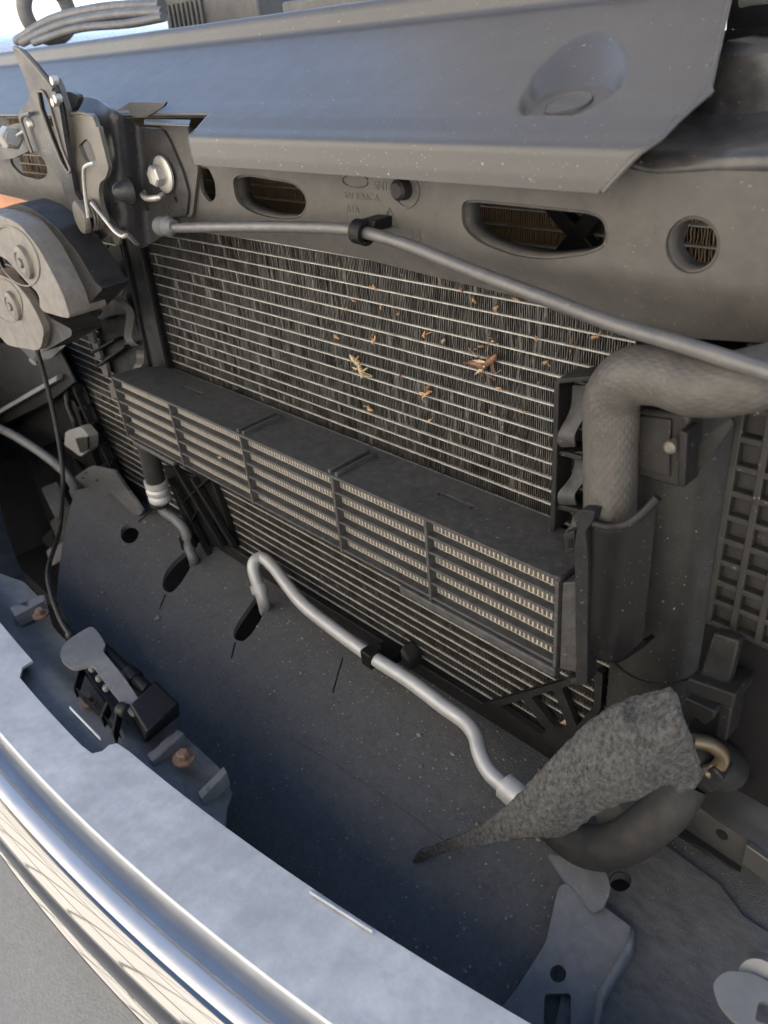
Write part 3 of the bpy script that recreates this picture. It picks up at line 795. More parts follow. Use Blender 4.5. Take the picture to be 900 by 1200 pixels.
# splash shield at lower right and the stamped bracket on the tray
sps = MB().plate([Vector(T2(*p)) for p in ((700, 985), (770, 990), (840, 1040), (870, 1080), (930, 1120), (930, 1260), (640, 1260), (660, 1160), (700, 1090))],
                 [[Vector(T2(p.x, p.y)) for p in ell(726, 1037, 13.5, 13.5, 0, 20)]], lambda u, v: tz(u, v) + Vector((0, 0, .005 + .002 * noise.noise(Vector((u * 20, v * 20, 1))))), .012, lambda p: (0, 0, -.002))
shield_m = mat('splash_shield_felt', (.045, .0445, .0445), .85, var=.3, vscale=40, dust=.6, dcol=(.10, .098, .095), dscale=90, bump=.7, bscale=900, bdist=.001, stretch=(1, 2.2, 1), speck=.4)
tag(obj('splash_shield', sps, shield_m, angle=60), 'scuffed grey splash shield sheet at the lower right corner', 'splash shield')
lb = thing('stamped_bracket', 'stamped grey bracket with round and square holes on the undertray', 'bracket', tray_hit(670, 1130))
def lbp(u, v):
    k = max(0, min(1, (v - 1040) / 160))
    return tray_hit(u, v, .016 - .006 * k)
lo = rnd([(654, 1040, 4), (664, 1034, 5), (676, 1042, 6), (690, 1060, 6), (702, 1058), (742, 1088, 8), (738, 1104), (704, 1160), (694, 1215), (560, 1215), (606, 1158), (640, 1104)], 6)
lbm = MB().plate(lo, [ell(654, 1141, 9.5, 10.5), rnd([(638, 1164), (669, 1164), (669, 1215), (637, 1200)], 5)], lbp, 8, lambda p: (.0, .0005, -.0028))
obj('plate', lbm, bracket_m, lb, angle=50)
rim_ = [tray_hit(u, v, .016) for u, v in ((742, 1088), (738, 1106), (704, 1162), (694, 1215))]
solid(obj('side_wall', MB().loft([rim_, [p + Vector((.003, 0, -.012)) for p in rim_]]), bracket_m, lb), .0015)
tn = MB().plate(rnd([(640, 1000), (690, 1010), (712, 1024), (716, 1044), (706, 1066), (692, 1070), (678, 1046), (660, 1030)], 7), [], lambda u, v: tray_hit(u, v, .022), 8, lambda p: (0, 0, -.002))
obj('tongue', tn, bracket_m, lb, angle=50)

# pale plastic flanged roller at the right edge
ro = thing('flanged_stop', 'pale grey flanged plastic stop at the lower right edge', 'plastic stop', at(890, 1165, z=-.24))
pale = mat('pale_plastic', (.115, .115, .112), .6, dust=.4, dcol=(.08, .077, .073), dscale=120, bump=.2)
obj('flange', MB().plate(rnd([(834, 1152), (850, 1137), (882, 1140), (915, 1158), (915, 1225), (884, 1214), (858, 1196), (841, 1176)], 10), [rnd([(888, 1172), (915, 1180), (915, 1204), (884, 1196)], 6)], lambda u, v: at(u, v, z=-.232), 8, lambda p: (0, .002, -.005)), pale, ro, bevel=.0014)
obj('flange', MB().plate(rnd([(866, 1134), (884, 1115), (915, 1116), (915, 1160), (880, 1150)], 8), [], lambda u, v: at(u, v, z=-.246), 8, lambda p: (0, .002, -.005)), pale, ro, bevel=.0014)
obj('hub', MB().tube([at(890, 1150, z=-.236), at(893, 1140, z=-.252)], .009, 18, 1), pale, ro)

# ------------------------------------------------------------------ bumper
bum = thing('front_bumper', 'chrome front bumper with pale galvanised inner flange', 'bumper', (.1, -.26, -.5))
def by(x): return -.2235 + .27 * (x - .09) ** 2
bx = [-.8 + .01 * k for k in range(163)]
NZ = -.25
# top flange as a plate in (x, offset) with the wide notch
nA, nB = at(36, 777, z=NZ), at(135, 871, z=NZ)
def off(p): return by(p.x) - p.y
def fo_(px, py): p = at(px, py, z=NZ); return (p.x, off(p))
fl_out = [(-.8, 0.0)] + [(-.8 + .02 * k, .0) for k in range(1, 48) if -.8 + .02 * k < fo_(30, 768)[0] - .01]
fl_out += [Vector(p) for p in [fo_(38, 774), fo_(26, 782), fo_(23, 794), fo_(96, 874), fo_(108, 883), fo_(120, 880), fo_(128, 873), fo_(137, 871)]]
fl_out += [Vector((.24 + .02 * k, 0)) for k in range(30)] + [(.82, .048)] + [Vector((.82 - .03 * k, .048)) for k in range(1, 54)] + [(-.8, .048)]
fpl = MB().plate([Vector((p[0], p[1])) for p in fl_out], [], lambda u, v: Vector((u, by(u) - v, NZ)), .012, lambda p: (0, 0, -.0022))
obj('inner_flange', fpl, galv, bum, angle=50)
roll = [(.0478, -.0001), (.0486, -.0004), (.0492, -.0011), (.0496, -.0030), (.0505, -.0120), (.0535, -.0165), (.0600, -.017)]
obj('flange_roll', MB().loft([[Vector((x, by(x) - o, NZ + z)) for o, z in roll] for x in bx]), band_m, bum, angle=80)
edge = [(.0602, -.0158), (.0610, -.0065), (.0618, -.0050), (.0632, -.0045), (.0665, -.0046), (.0695, -.0054), (.0718, -.0068)]
obj('rolled_edge', MB().loft([[Vector((x, by(x) - o, NZ + z)) for o, z in edge] for x in bx]), satin, bum, angle=80)
face = [(.0719, -.0071), (.0750, -.0084), (.0780, -.0101), (.0810, -.0123), (.0838, -.0150), (.0856, -.0180), (.0866, -.0215), (.0870, -.027), (.0866, -.036), (.0850, -.050), (.0825, -.070), (.079, -.092)]
face = [(p.x, p.y) for p in catmull([Vector((a, b)) for a, b in face], 5)]
obj('chrome_face', MB().loft([[Vector((x, by(x) - o, NZ + z)) for o, z in face] for x in bx]), chrome, bum, angle=80)
low = [(.079, -.0925), (.0822, -.0945), (.0830, -.0956), (.0824, -.0970), (.076, -.099)]
obj('lower_lip', MB().loft([[Vector((x, by(x) - o, NZ + z)) for o, z in low] for x in bx]), chrome, bum, angle=80)
navy = mat('dark_blue_valance', (.018, .018, .02), .5, dust=.2)
val = [(.077, -.107), (.05, -.110), (.0, -.118), (-.06, -.13)]
obj('valance', MB().loft([[Vector((x, by(x) - o, NZ + z)) for o, z in val] for x in bx]), navy, bum, angle=60)
inn = [(.0, -.0030), (.002, -.02), (.004, -.08), (.01, -.16)]
obj('inner_skin', MB().loft([[Vector((x, by(x) - .045 - o, NZ + z)) for o, z in inn] for x in bx]), galv, bum, angle=60)
for (a, b) in (((82, 829), (118, 866)), ((363, 1045), (437, 1092))):
    p, q = at(*a, z=NZ + .002), at(*b, z=NZ + .002)
    obj('edge_tab', MB().bar(p, q, (.0004, -.0006, 0), (0, 0, .0012)), galv, bum, bevel=.0004)

# ------------------------------------------------------------------ bracket rail with rusty bolts and the sensor holder
def zplate(outline, z, th, holes=(), res=8, zf=None):
    return MB().plate(outline, holes, lambda u, v: at(u, v, z=(zf(u, v) if zf else z)), res, lambda p: (0, 0, -th))
brk = thing('bumper_bracket', 'blue grey stamped bracket rail with rusty bolts behind the bumper', 'bracket', at(150, 830, z=-.30))
def zb(u, v):
    # folded rail: a flat middle with edges stepping down towards the tray
    s = (v - 723 - (u - 0) * .86)          # across the rail in picture units
    return -.262 - .010 * max(0, min(1, (-s + 10) / 30)) 
obj('rail', zplate([(-30, 690), (0, 672), (28, 682), (44, 698), (52, 697), (62, 735), (86, 760), (110, 800), (150, 850), (205, 852), (250, 893), (262, 905), (272, 930), (266, 945), (262, 985), (200, 960), (100, 890), (20, 800), (-30, 750)], 0, .002, res=10, zf=zb), bracket_m, brk, angle=25)
for pts in ([(172, 884), (208, 854), (216, 858), (178, 892)], [(232, 928), (262, 898), (266, 905), (236, 936)], [(12, 712), (50, 698), (52, 704), (18, 722)]):
    obj('fold', zplate(pts, -.256, .012), bracket_m, brk, bevel=.0012)
for (u, v, s) in ((48, 721, .75), (105, 823, .72), (216, 889, .86)):
    c0 = at(u, v, z=-.2575)
    wa = obj('bolt_washer', MB().lathe([(.001, 0), (.0088 * s, 0), (.0088 * s, .0016), (.006 * s, .0018)], c0, (0, 0, 1), 24), rust, brk)
    obj('bolt_head', MB().lathe([(.0052 * s, .001), (.0052 * s, .0052), (.0042 * s, .0064), (.0001, .0064)], c0, (0, 0, 1), 6), rust, wa, smooth=False)

sen = thing('sensor_holder', 'black plastic holder with rounded paddle clipped behind the bumper notch', 'sensor holder', at(140, 800, z=-.27))
obj('paddle', zplate(rnd([(68, 770, 12), (76, 752, 10), (98, 738, 10), (108, 733, 6), (118, 745), (124, 756), (120, 762), (150, 800), (168, 828), (154, 838), (128, 806), (108, 778), (84, 784, 8)], 5), -.235, .003, res=8, zf=lambda u, v: -.232 - .00018 * max(0, v - 770)), bracket_m, sen, angle=50)
obj('arm', MB().tube([at(122, 762, z=-.240), at(150, 788, z=-.243), at(174, 810, z=-.245)], .0052, 12, 4), plastic_clean, sen)
obj('arm_joint', MB().lathe([(.006, 0), (.0066, .002), (.0066, .010), (.006, .012)], at(150, 788, z=-.243), at(174, 810, z=-.245) - at(150, 788, z=-.243), 16), plastic_clean, sen)
mb = MB().hexa([at(152, 840, z=-.268), at(170, 872, z=-.268), at(212, 838, z=-.268), at(184, 808, z=-.268), at(152, 826, z=-.238), at(172, 858, z=-.238), at(210, 824, z=-.238), at(182, 798, z=-.238)])
obj('block', mb, plastic_clean, sen, bevel=.0015)
for (a, b, c, d) in ((97, 784, 128, 828), (112, 776, 145, 812), (97, 784, 88, 812), (128, 828, 120, 846), (92, 812, 140, 860), (140, 836, 134, 866)):
    obj('strut', MB().bar(at(a, b, z=-.248), at(c, d, z=-.252), (.0016, 0, 0), (0, 0, .005)), plastic_clean, sen, bevel=.0006)
for t in (.15, .45, .75):
    obj('tooth', MB().lathe([(.0022, 0), (.0026, .002), (.0018, .004)], at(104 + 28 * t, 780 + 38 * t, z=-.244), (0, 0, 1), 10), pale, sen)
obj('roller', MB().lathe([(.004, -.004), (.005, -.003), (.005, .003), (.004, .004)], at(144, 832, z=-.244), (1, .3, 0), 16), plastic, sen)

# ------------------------------------------------------------------ horns
def horn(name, label, face_, yf, th, boss, rim_ell, mat_):
    t = thing(name, label, 'horn', at(boss[0], boss[1], y=yf + th), 'twin horns left of the latch')
    b = obj('body', MB().pxplate(rnd(face_, 8), yf, th, res=14), mat_, t, bevel=.0035)
    obj('ridge', MB().tube([at(p.x, p.y, y=yf - .0002) for p in rim_ell] + [at(rim_ell[0].x, rim_ell[0].y, y=yf - .0002)], .0007, 8, 2), mat_, t)
    c = at(boss[0], boss[1], y=yf)
    bs = obj('boss', MB().lathe([(.013, .0008), (.012, -.003), (.0085, -.0045), (.0075, -.0035), (.004, -.0035)], c, (0, 1, 0), 24), mat_, t)
    obj('nut', MB().lathe([(.0038, 0), (.0038, -.0045), (.003, -.0052), (.0001, -.0052)], c, (0, 1, 0), 6), steel_tan, bs, smooth=False)
    return t
h = horn('snail_horn', 'upper black snail horn with warm-lit tan face beside the latch',
     [(-60, 300), (-50, 262), (-25, 248), (0, 252), (22, 262), (44, 289), (60, 318), (74, 346), (83, 375), (46, 364), (46, 345), (31, 331), (8, 304), (-20, 292)], -.105, .030, (30, 307), ell(20, 300, 22, 38, -.5, 30), horn_m)
mb = MB().lathe([(.030, 0), (.036, .002), (.037, .010), (.034, .014), (.028, .016)], at(36, 296, y=-.078), (0, 1, 0), 40); obj('rear_shell', mb, beam_m, h)
mb = MB().pxplate(rnd([(-4, 246), (20, 238), (40, 246), (68, 268), (92, 298), (112, 332), (121, 338), (96, 366), (84, 372), (60, 320), (40, 282), (14, 256)], 4), -.088, .022, res=12); obj('flare', mb, plastic, h, bevel=.003)
horn('snail_horn', 'lower black snail horn hanging half behind the upper one',
     [(-70, 345), (-40, 322), (-5, 320), (14, 328), (30, 345), (42, 366), (52, 388), (47, 412), (8, 405), (0, 394), (-20, 385), (-50, 375)], -.098, .022, (17, 358), ell(6, 352, 18, 27, -.5, 30), horn_m)
h2o = [o for o in COL.objects if o.get('label', '').startswith('lower black snail')][0]
mb = MB().pxplate(rnd([(20, 322), (40, 342), (58, 372), (84, 386), (84, 394), (50, 413), (50, 390), (36, 362), (16, 336)], 3), -.092, .026, res=12); obj('flare', mb, plastic, h2o, bevel=.003)
obj('horn_stay', MB().pxplate(rnd([(20, 405), (50, 395), (110, 360), (118, 366), (60, 420), (40, 424)], 4), -.05, .003, res=14), steel_black, h)
tag(obj('body_panel', MB().pxplate([(-60, 190), (0, 214), (30, 232), (66, 254), (40, 262), (0, 262), (-60, 262)], -.006, .004, res=20), orange), 'orange brown painted body panel peeking out above the upper horn', 'body panel')

# ------------------------------------------------------------------ hood latch
lat = thing('hood_latch', 'black and tan stamped hood latch with safety hook at upper left', 'hood latch', at(150, 270, y=-.04))
def L(x, y): return (x / 3.75, 40 + y / 3.75)
def LP(*a): return [L(p[0], p[1]) + tuple(p[2:]) for p in a]
def ss(t): t = max(0, min(1, t)); return t * t * (3 - 2 * t)
def lat_y(u, v):
    x, y = u * 3.75, (v - 40) * 3.75
    y_ = -.0345 - .020 * (1 - ss((x - (470 + .10 * (y - 300))) / 150)) + .010 * ss((390 - y) / 140) * ss((560 - x) / 120)
    return y_
lo = rnd(LP((640, 412), (715, 418), (745, 470), (800, 600), (828, 700), (818, 800), (752, 802), (745, 870), (620, 945), (585, 925), (540, 860), (490, 810), (455, 770), (430, 690), (455, 650), (478, 630), (470, 560), (440, 440), (400, 370), (335, 340), (335, 300), (370, 275), (420, 282), (480, 325), (540, 370), (600, 405)), 5)
lh_ = [rnd(LP((505, 740), (520, 745), (530, 775), (515, 780), (503, 760)), 2), rnd(LP((612, 690), (628, 676), (645, 690), (655, 760), (650, 782), (630, 770)), 3), rnd(LP((762, 715), (775, 712), (783, 740), (772, 746)), 2)]
obj('base_plate', MB().pxplate(lo, lat_y, .0022, lh_, 4), steel_black, lat, angle=45)
obj('side_flange', MB().pxplate(rnd(LP((700, 402), (820, 395), (870, 590), (845, 800), (815, 806), (828, 700), (745, 470)), 4), -.0325, .002, res=8), beam_m, lat)
obj('dimple', MB().lathe([(.0095, .002), (.0085, -.001), (.005, -.0075), (.0018, -.0095), (.0001, -.0097)], at(*L(552, 688), y=-.050), (0, 1, 0), 20), steel_black, lat)
ip = rnd(LP((312, 345), (398, 352), (412, 372), (425, 412), (432, 405), (440, 440), (478, 590), (462, 636), (440, 650), (432, 690), (445, 760), (470, 830), (420, 800), (370, 740), (330, 700), (318, 640), (270, 490), (266, 445)), 4)
obj('pawl_plate', MB().pxplate(ip, -.066, .003, [rnd(LP((345, 488), (378, 458), (398, 478), (424, 555), (388, 570), (372, 555)), 3)], 5), steel_tan, lat, bevel=.0005)
obj('pawl_edge', MB().tube([at(*L(*p), y=-.0665) for p in ((268, 470), (270, 448), (312, 350), (398, 357), (414, 378))], .0009, 8, 2), steel_tan, lat)
hk = rnd(LP((58, 66, 5), (72, 60, 4), (92, 70), (150, 130), (212, 208), (240, 240), (262, 330), (285, 470), (315, 620), (330, 700), (370, 760), (392, 860), (372, 872), (330, 790), (296, 730), (262, 640), (232, 560), (206, 520), (160, 512), (130, 520), (100, 430), (84, 380), (78, 345), (122, 305), (128, 270), (112, 200), (80, 130)), 4)
hkh = rnd(LP((165, 250), (190, 250), (215, 300), (270, 500), (310, 600), (300, 612), (270, 565), (220, 440), (180, 330)), 3)
hook = obj('safety_hook', MB().pxplate(hk, lambda u, v: -.074 + .004 * ss((v - 180) / 60), .003, [hkh], 4), steel_black, lat, angle=45)
obj('slot_rim', MB().tube([at(p.x, p.y, y=-.0745) for p in hkh] + [at(hkh[0].x, hkh[0].y, y=-.0745)], .0010, 8, 1), steel_tan, hook)
obj('hook_edge', MB().tube([at(*L(*p), y=-.0745) for p in ((64, 62), (92, 72), (150, 134), (212, 212), (236, 244))], .0015, 8, 3), steel_tan, hook)
obj('hook_back', MB().pxplate(rnd(LP((215, 205), (240, 190), (262, 240), (290, 330), (300, 400), (320, 620), (300, 600), (250, 420)), 3), -.069, .004, res=6), steel_tan, lat)
obj('ear', MB().pxplate(rnd(LP((278, 262), (300, 250), (340, 268), (345, 290), (320, 340), (300, 352), (285, 320)), 4), -.062, .004, res=6), steel_black, lat, bevel=.0006)
for (a, b) in ((225, 205), (240, 285), (228, 300)):
    obj('roller', MB().lathe([(.001, 0), (.0026, 0), (.0028, .004), (.002, .005)], at(*L(a, b), y=-.078), (0, 1, 0), 14), zinc, lat)
obj('rivet', MB().lathe([(.0001, -.0022), (.0022, -.0018), (.0036, 0), (.0036, .002)], at(*L(132, 394), y=-.0745), (0, 1, 0), 14), zinc, hook)
obj('hook_spring', MB().tube([at(*L(*p), y=-.077) for p in ((132, 350), (104, 356), (94, 380), (112, 440), (140, 520))], .0013, 8, 5), steel_tan, lat)
sp = at(*L(352, 806), y=-.078)
obj('spring_cap', MB().lathe([(.0001, -.001), (.0105, -.001), (.0112, 0), (.0112, .003), (.010, .004)], sp, (.12, 1, 0), 26), steel_tan, lat)
coil = [sp + Vector((.0098 * math.cos(a), .004 + .0022 * a / 6.283, .0098 * math.sin(a))) for a in [k * .45 for k in range(60)]]
obj('coil_spring', MB().tube(coil, .0011, 8, 1), steel_tan, lat)
obj('spring_wire', MB().tube([at(*L(*p), y=-.079) for p in ((414, 566), (380, 578), (368, 605), (374, 700), (388, 805))], .0013, 8, 6), zinc, lat)
obj('spring_wire', MB().tube([at(*L(*p), y=-.072) for p in ((402, 742), (450, 800), (500, 862), (535, 888), (555, 882))], .0013, 8, 6), zinc, lat)
ser = LP((365, 860), (470, 830), (560, 880), (600, 930), (560, 895), (530, 886), (520, 925), (500, 920), (495, 890), (470, 880), (440, 905), (428, 878), (410, 880), (400, 895), (370, 880))
obj('toothed_edge', MB().pxplate([Vector(p) for p in ser], -.058, .0025, res=6), steel_tan, lat)
c0 = at(*L(722, 616), y=-.036)
wz = obj('bolt_washer', MB().lathe([(.001, 0), (.0118, 0), (.0118, -.0014), (.0105, -.0022), (.007, -.0026)], c0, (0, 1, 0), 30), zinc, lat)
obj('bolt_head', MB().lathe([(.0070, -.002), (.0070, -.0078), (.0060, -.0090), (.0001, -.0094)], c0 + Vector((-.001, 0, 0)), (0, 1, 0), 6), zinc, wz, smooth=False)
obj('cable_hook', MB().tube([at(*L(*p), y=y_) for p, y_ in (((625, 705), -.04), ((645, 722), -.047), ((690, 720), -.047), ((712, 708), -.041))], .0020, 10, 5), zinc, lat)
# stop bolt on the left
sb_ = thing('stop_bolt', 'zinc stop bolt with nut left of the safety hook', 'bolt', at(12, 158, y=-.035))
obj('shank', MB().tube([at(*L(-20, 455), y=-.05), at(*L(60, 455), y=-.05)], .006, 14, 1), zinc, sb_)
obj('nut', MB().lathe([(.0095, -.004), (.0095, .004), (.008, .005), (.001, .005)], at(*L(45, 455), y=-.05), (1, 0, 0), 6), zinc, sb_, smooth=False)
obj('pin', MB().tube([at(*L(76, 445), y=-.055), at(*L(106, 425), y=-.06)], .0012, 8, 1), zinc, sb_)
obj('mount_plate', MB().pxplate(LP((-30, 420), (80, 390), (100, 400), (125, 515), (60, 545), (-30, 560)), -.036, .003, res=10), steel_black, sb_)

# ------------------------------------------------------------------ release cable with its clip
cab = thing('release_cable', 'grey sheathed hood release cable sweeping across to the right', 'cable', at(430, 270, y=-.045))
cpth = [at(187, 265, y=-.046), at(205, 267, y=-.046), at(260, 266, y=-.046), at(330, 266, y=-.045), at(395, 268, y=-.044), at(430, 273, y=-.044), at(480, 288, y=-.045), at(560, 320, y=-.047), at(640, 350, y=-.049), at(720, 380, y=-.052), at(800, 404, y=-.056), at(900, 436, y=-.060), at(980, 462, y=-.06)]
cable_m = mat('cable_sheath', (.055, .054, .054), .38, dust=.3, dcol=(.14, .128, .112), dscale=160, speck=.3)
obj('sheath', MB().tube(cpth, .0032, 14, 8), cable_m, cab)
obj('end_ferrule', MB().lathe([(.0060, -.008), (.0068, -.006), (.0058, .002), (.0068, .005), (.0050, .009), (.004, .012)], at(194, 265, y=-.046), cpth[2] - cpth[1], 18), bracket_m, cab)
c0 = at(424, 272, y=-.044); dcl = (cpth[6] - cpth[4]).normalized()
obj('clip_ring', MB().lathe([(.0042, -.0040), (.0062, -.0040), (.0064, .0040), (.0042, .0040)], c0, dcl, 20, cap=False), plastic_clean, cab)
mb = MB(); dbox([(421, 257), (438, 259), (438, 273), (431, 273), (430, 263), (421, 262)], -.043, -.029, mb); obj('clip_foot', mb, plastic_clean, cab, bevel=.0006)

# ------------------------------------------------------------------ lower left corner of the bay
wire = [at(43, 408, y=-.06), at(52, 440, y=-.062), at(62, 480, y=-.066), at(71, 530, y=-.075), at(74, 570, y=-.085), at(70, 620, y=-.10), at(57, 665, z=-.26), at(60, 695, z=-.255), at(72, 728, z=-.250), at(84, 746, z=-.246)]
wr = thing('sensor_wire', 'thin black wire hanging from the horns down to the sensor holder', 'wire', wire[-1])
obj('cable', MB().tube(wire, .0024, 10, 8), plastic, wr)
obj('grommet', MB().lathe([(.003, -.004), (.0046, -.003), (.0046, .004), (.003, .005)], wire[-1], wire[-1] - wire[-2], 12), plastic_clean, wr)

ag = thing('air_guide', 'black folded plastic air guide left of the condenser', 'air guide', at(30, 520, y=.0))
def quad(pts, mb, th=.003): mb.plate([Vector(p[:2]) for p in pts], [], lambda u, v: at(u, v, y=.0), 30, lambda p: (0, th, 0))
for pts, y0, m_ in (([(-40, 400), (40, 404), (66, 402), (88, 448), (60, 470), (-40, 520)], -.030, plastic_clean), ([(60, 402), (72, 396), (150, 575), (168, 612), (110, 600), (90, 500)], -.008, plastic_clean),
                    ([(-40, 470), (62, 458), (86, 470), (98, 500), (60, 520), (-40, 560)], -.012, plastic_clean), ([(-40, 520), (60, 500), (140, 620), (60, 680), (-40, 690)], .02, dark)):
    obj('panel', MB().pxplate(pts, y0, .003, res=25), m_, ag, bevel=.001)
obj('fender_backing', MB().box(-.66, -.64, -.20, 1.2, -.62, .0), dark, ag)  # dark sheet added to close the bright gap at left
obj('fold', MB().bar(at(-30, 500, y=-.034), at(70, 442, y=-.034), (0, .001, .003), (0, .004, 0)), bracket_m, ag, bevel=.001)
for i in range(9):
    t = i / 8
    u, v = 66 + 84 * t, 408 + 178 * t
    obj('clip', MB().bar(at(u - 7, v + 4, y=-.013), at(u + 6, v - 2 + 3 * (i % 2), y=-.013), (0, .004, 0), (0, 0, .0022)), plastic_clean, ag, bevel=.0006)
for (a, b, c, d, w_) in ((66, 405, 112, 505, .0022), (112, 505, 158, 600, .0026), (78, 425, 92, 458, .0016), (92, 458, 74, 470, .0014), (98, 495, 120, 556, .003)):
    obj('edge_bar', MB().bar(at(a, b, y=-.016), at(c, d, y=-.016), (w_, 0, 0), (0, .004, 0)), plastic_clean, ag, bevel=.0006)
lp = thing('lamp_housing', 'dark rounded lamp housing in the lower left gloom', 'lamp housing', at(20, 640, y=-.08))
c0 = at(-6, 640, y=-.06)
obj('shell', MB().lathe([(.001, -.052), (.02, -.050), (.045, -.040), (.066, -.02), (.078, .01), (.08, .05)], c0, (-.35, .6, .25), 36), plastic_clean, lp)
obj('rim', MB().lathe([(.074, -.004), (.080, -.004), (.083, .004), (.080, .012)], c0, (-.35, .6, .25), 36), bracket_m, lp)
cn = thing('wire_connector', 'pale grey wire connector plugged beside the left end of the condenser', 'connector', at(90, 520, y=-.028))
mb = MB(); dbox(rnd([(76, 506), (94, 500), (104, 512), (104, 528), (94, 536), (84, 528), (75, 522)], 3), -.036, -.024, mb); obj('body', mb, pale, cn, bevel=.001)
mb = MB(); dbox([(88, 514), (102, 512), (103, 527), (94, 531)], -.0385, -.036, mb); obj('socket', mb, plastic, cn, bevel=.0006)
obj('lead', MB().tube([at(90, 503, y=-.03), at(86, 490, y=-.03), at(80, 474, y=-.026), at(78, 455, y=-.02)], .0035, 10, 5), plastic_clean, cn)
mb = MB(); mb.lathe([(.001, 0), (.005, 0), (.005, .008), (.0035, .009)], at(38, 424, y=-.055), (-.2, .8, .3), 8); tag(obj('horn_terminal', mb, pale, smooth=False), 'small pale terminal nut below the lower horn', 'terminal')
st = thing('stay_bar', 'dull grey tube running from the air guide down to the tray bracket', 'tube', at(85, 575, y=-.03))
obj('tube', MB().tube([at(-20, 494, y=-.05), at(12, 508, y=-.05), at(50, 532, y=-.046), at(78, 556, y=-.04), at(92, 580, y=-.035)], .0058, 14, 5), bracket_m, st)
obj('tube_end', MB().tube([at(88, 574, y=-.036), at(94, 588, y=-.033)], .0075, 14, 1), steel_tan, st)
tb = MB().pxplate(rnd([(86, 560, 4), (106, 546, 4), (134, 552), (168, 600), (160, 606), (130, 578), (112, 580, 6), (94, 572, 5)], 4), lambda u, v: -.022 - .0009 * max(0, 575 - v), .003, [ell(97, 560, 1.8, 1.2), ell(101, 554, 1.8, 1.2), ell(114, 563, 2.2, 1.2)], 6)
tag(obj('tray_bracket', tb, bracket_m, angle=50), 'flat grey bracket with three small holes at left corner of undertray', 'bracket')
jk = thing('fender_brackets', 'cluttered grey brackets in the gloom left of the undertray', 'brackets', at(60, 620, y=-.02))
for pts, y0, m_ in (([(48, 572), (62, 566), (80, 600), (66, 610)], -.01, bracket_m), ([(58, 612), (84, 590), (90, 610), (70, 640)], -.02, steel_grey), ([(54, 645), (76, 634), (78, 652), (60, 664)], -.03, bracket_m), ([(20, 660), (60, 620), (72, 680), (58, 700), (30, 690)], .0, plastic)):
    obj('bracket', MB().pxplate(rnd(pts, 3), y0, .006, res=14), m_, jk, bevel=.001)

# ------------------------------------------------------------------ behind the cover: lamp at the right, odds and ends at the top left
lampm = mat('lamp_chrome', (.8, .8, .8), .12, 1., var=.05)
hl = thing('headlamp', 'edge of a headlamp with fluted chrome reflector at the upper right', 'headlamp', at(880, 60, y=.09))
for i in range(7):
    u = 856 + i * 9
    obj('flute', MB().tube([at(u - 3, 66 + i, y=.09), at(u + 2, 52 + i * 1.3, y=.095), at(u + 5, 42 + i * 1.5, y=.105)], .0032, 10, 3), lampm, hl)
obj('bezel', MB().tube([at(858, 66, y=.075), at(880, 67, y=.075), at(930, 60, y=.08)], .0030, 10, 3), lampm, hl)
obj('housing', MB().pxplate([(856, -10), (960, -10), (960, 80), (846, 80)], .125, .01, res=30), dark, hl)
obj('lens_edge', MB().tube([at(868, 2, y=.1), at(890, -2, y=.1), at(930, -4, y=.1)], .0025, 10, 3), pale, hl)

bx_m = mat('grey_box_plastic', (.06, .06, .063), .5, dust=.4, dcol=(.15, .145, .135), dscale=120)  # grey with slightly paler mottling
fb = thing('fuse_box', 'grey ribbed plastic box peeking over the cover at top', 'fuse box', at(240, 10, y=.22))
A, B = at(192, 12, y=.22), at(300, 2, y=.22)
obj('box', MB().box(A.x, B.x, .22, .30, A.z - .06, A.z + .012), bx_m, fb, bevel=.003)
obj('lid', MB().box(A.x - .004, A.x + .075, .214, .305, A.z + .0125, A.z + .022), bx_m, fb, bevel=.003)
for i in range(8): obj('rib', MB().box(A.x + .012 + i * .009, A.x + .016 + i * .009, .2165, .2195, A.z - .02, A.z + .004), bx_m, fb, bevel=.0006)
A, B = at(330, 6, y=.16), at(430, -4, y=.16)
tag(obj('vent_grille', MB().box(A.x, B.x, .16, .19, A.z - .05, A.z + .002), bx_m, bevel=.002), 'low grey vent block behind the cover near top centre', 'vent')
ws = thing('hose_bundle', 'bundle of dark hoses arching behind the cover at top left', 'hoses', at(100, 30, x=-.3))
for k, (r_, pts) in enumerate(((.006, ((20, 48), (60, 24), (120, 10), (190, 6))), (.005, ((26, 50), (70, 30), (130, 18), (192, 14))), (.004, ((40, 50), (90, 34), (150, 28), (192, 20))))):
    obj('hose', MB().tube([at(a, b, y=.17 - .02 * k) for a, b in pts], r_, 12, 6), bx_m, ws)
fd = thing('fender', 'pale fender and strut tower in the blown out top left corner', 'fender', (-1.0, .4, .1))
fr = []
for i in range(7):
    y = .05 + i * .22
    fr.append([Vector((-.62, y, .12)), Vector((-.70, y, .165)), Vector((-.80, y, .185)), Vector((-.90, y, .175)), Vector((-.98, y, .12)), Vector((-1.02, y, -.05)), Vector((-1.02, y, -.4))])
solid(obj('fender_skin', MB().loft(fr), paint, fd), .003)
cc = at(54, 8, x=-.55)
obj('lift_eye', MB().tube([cc + Vector((0, .03 * math.cos(a), .03 * math.sin(a) - .005)) for a in [k * .35 for k in range(19)]], .010, 12, 2), bx_m, fd)

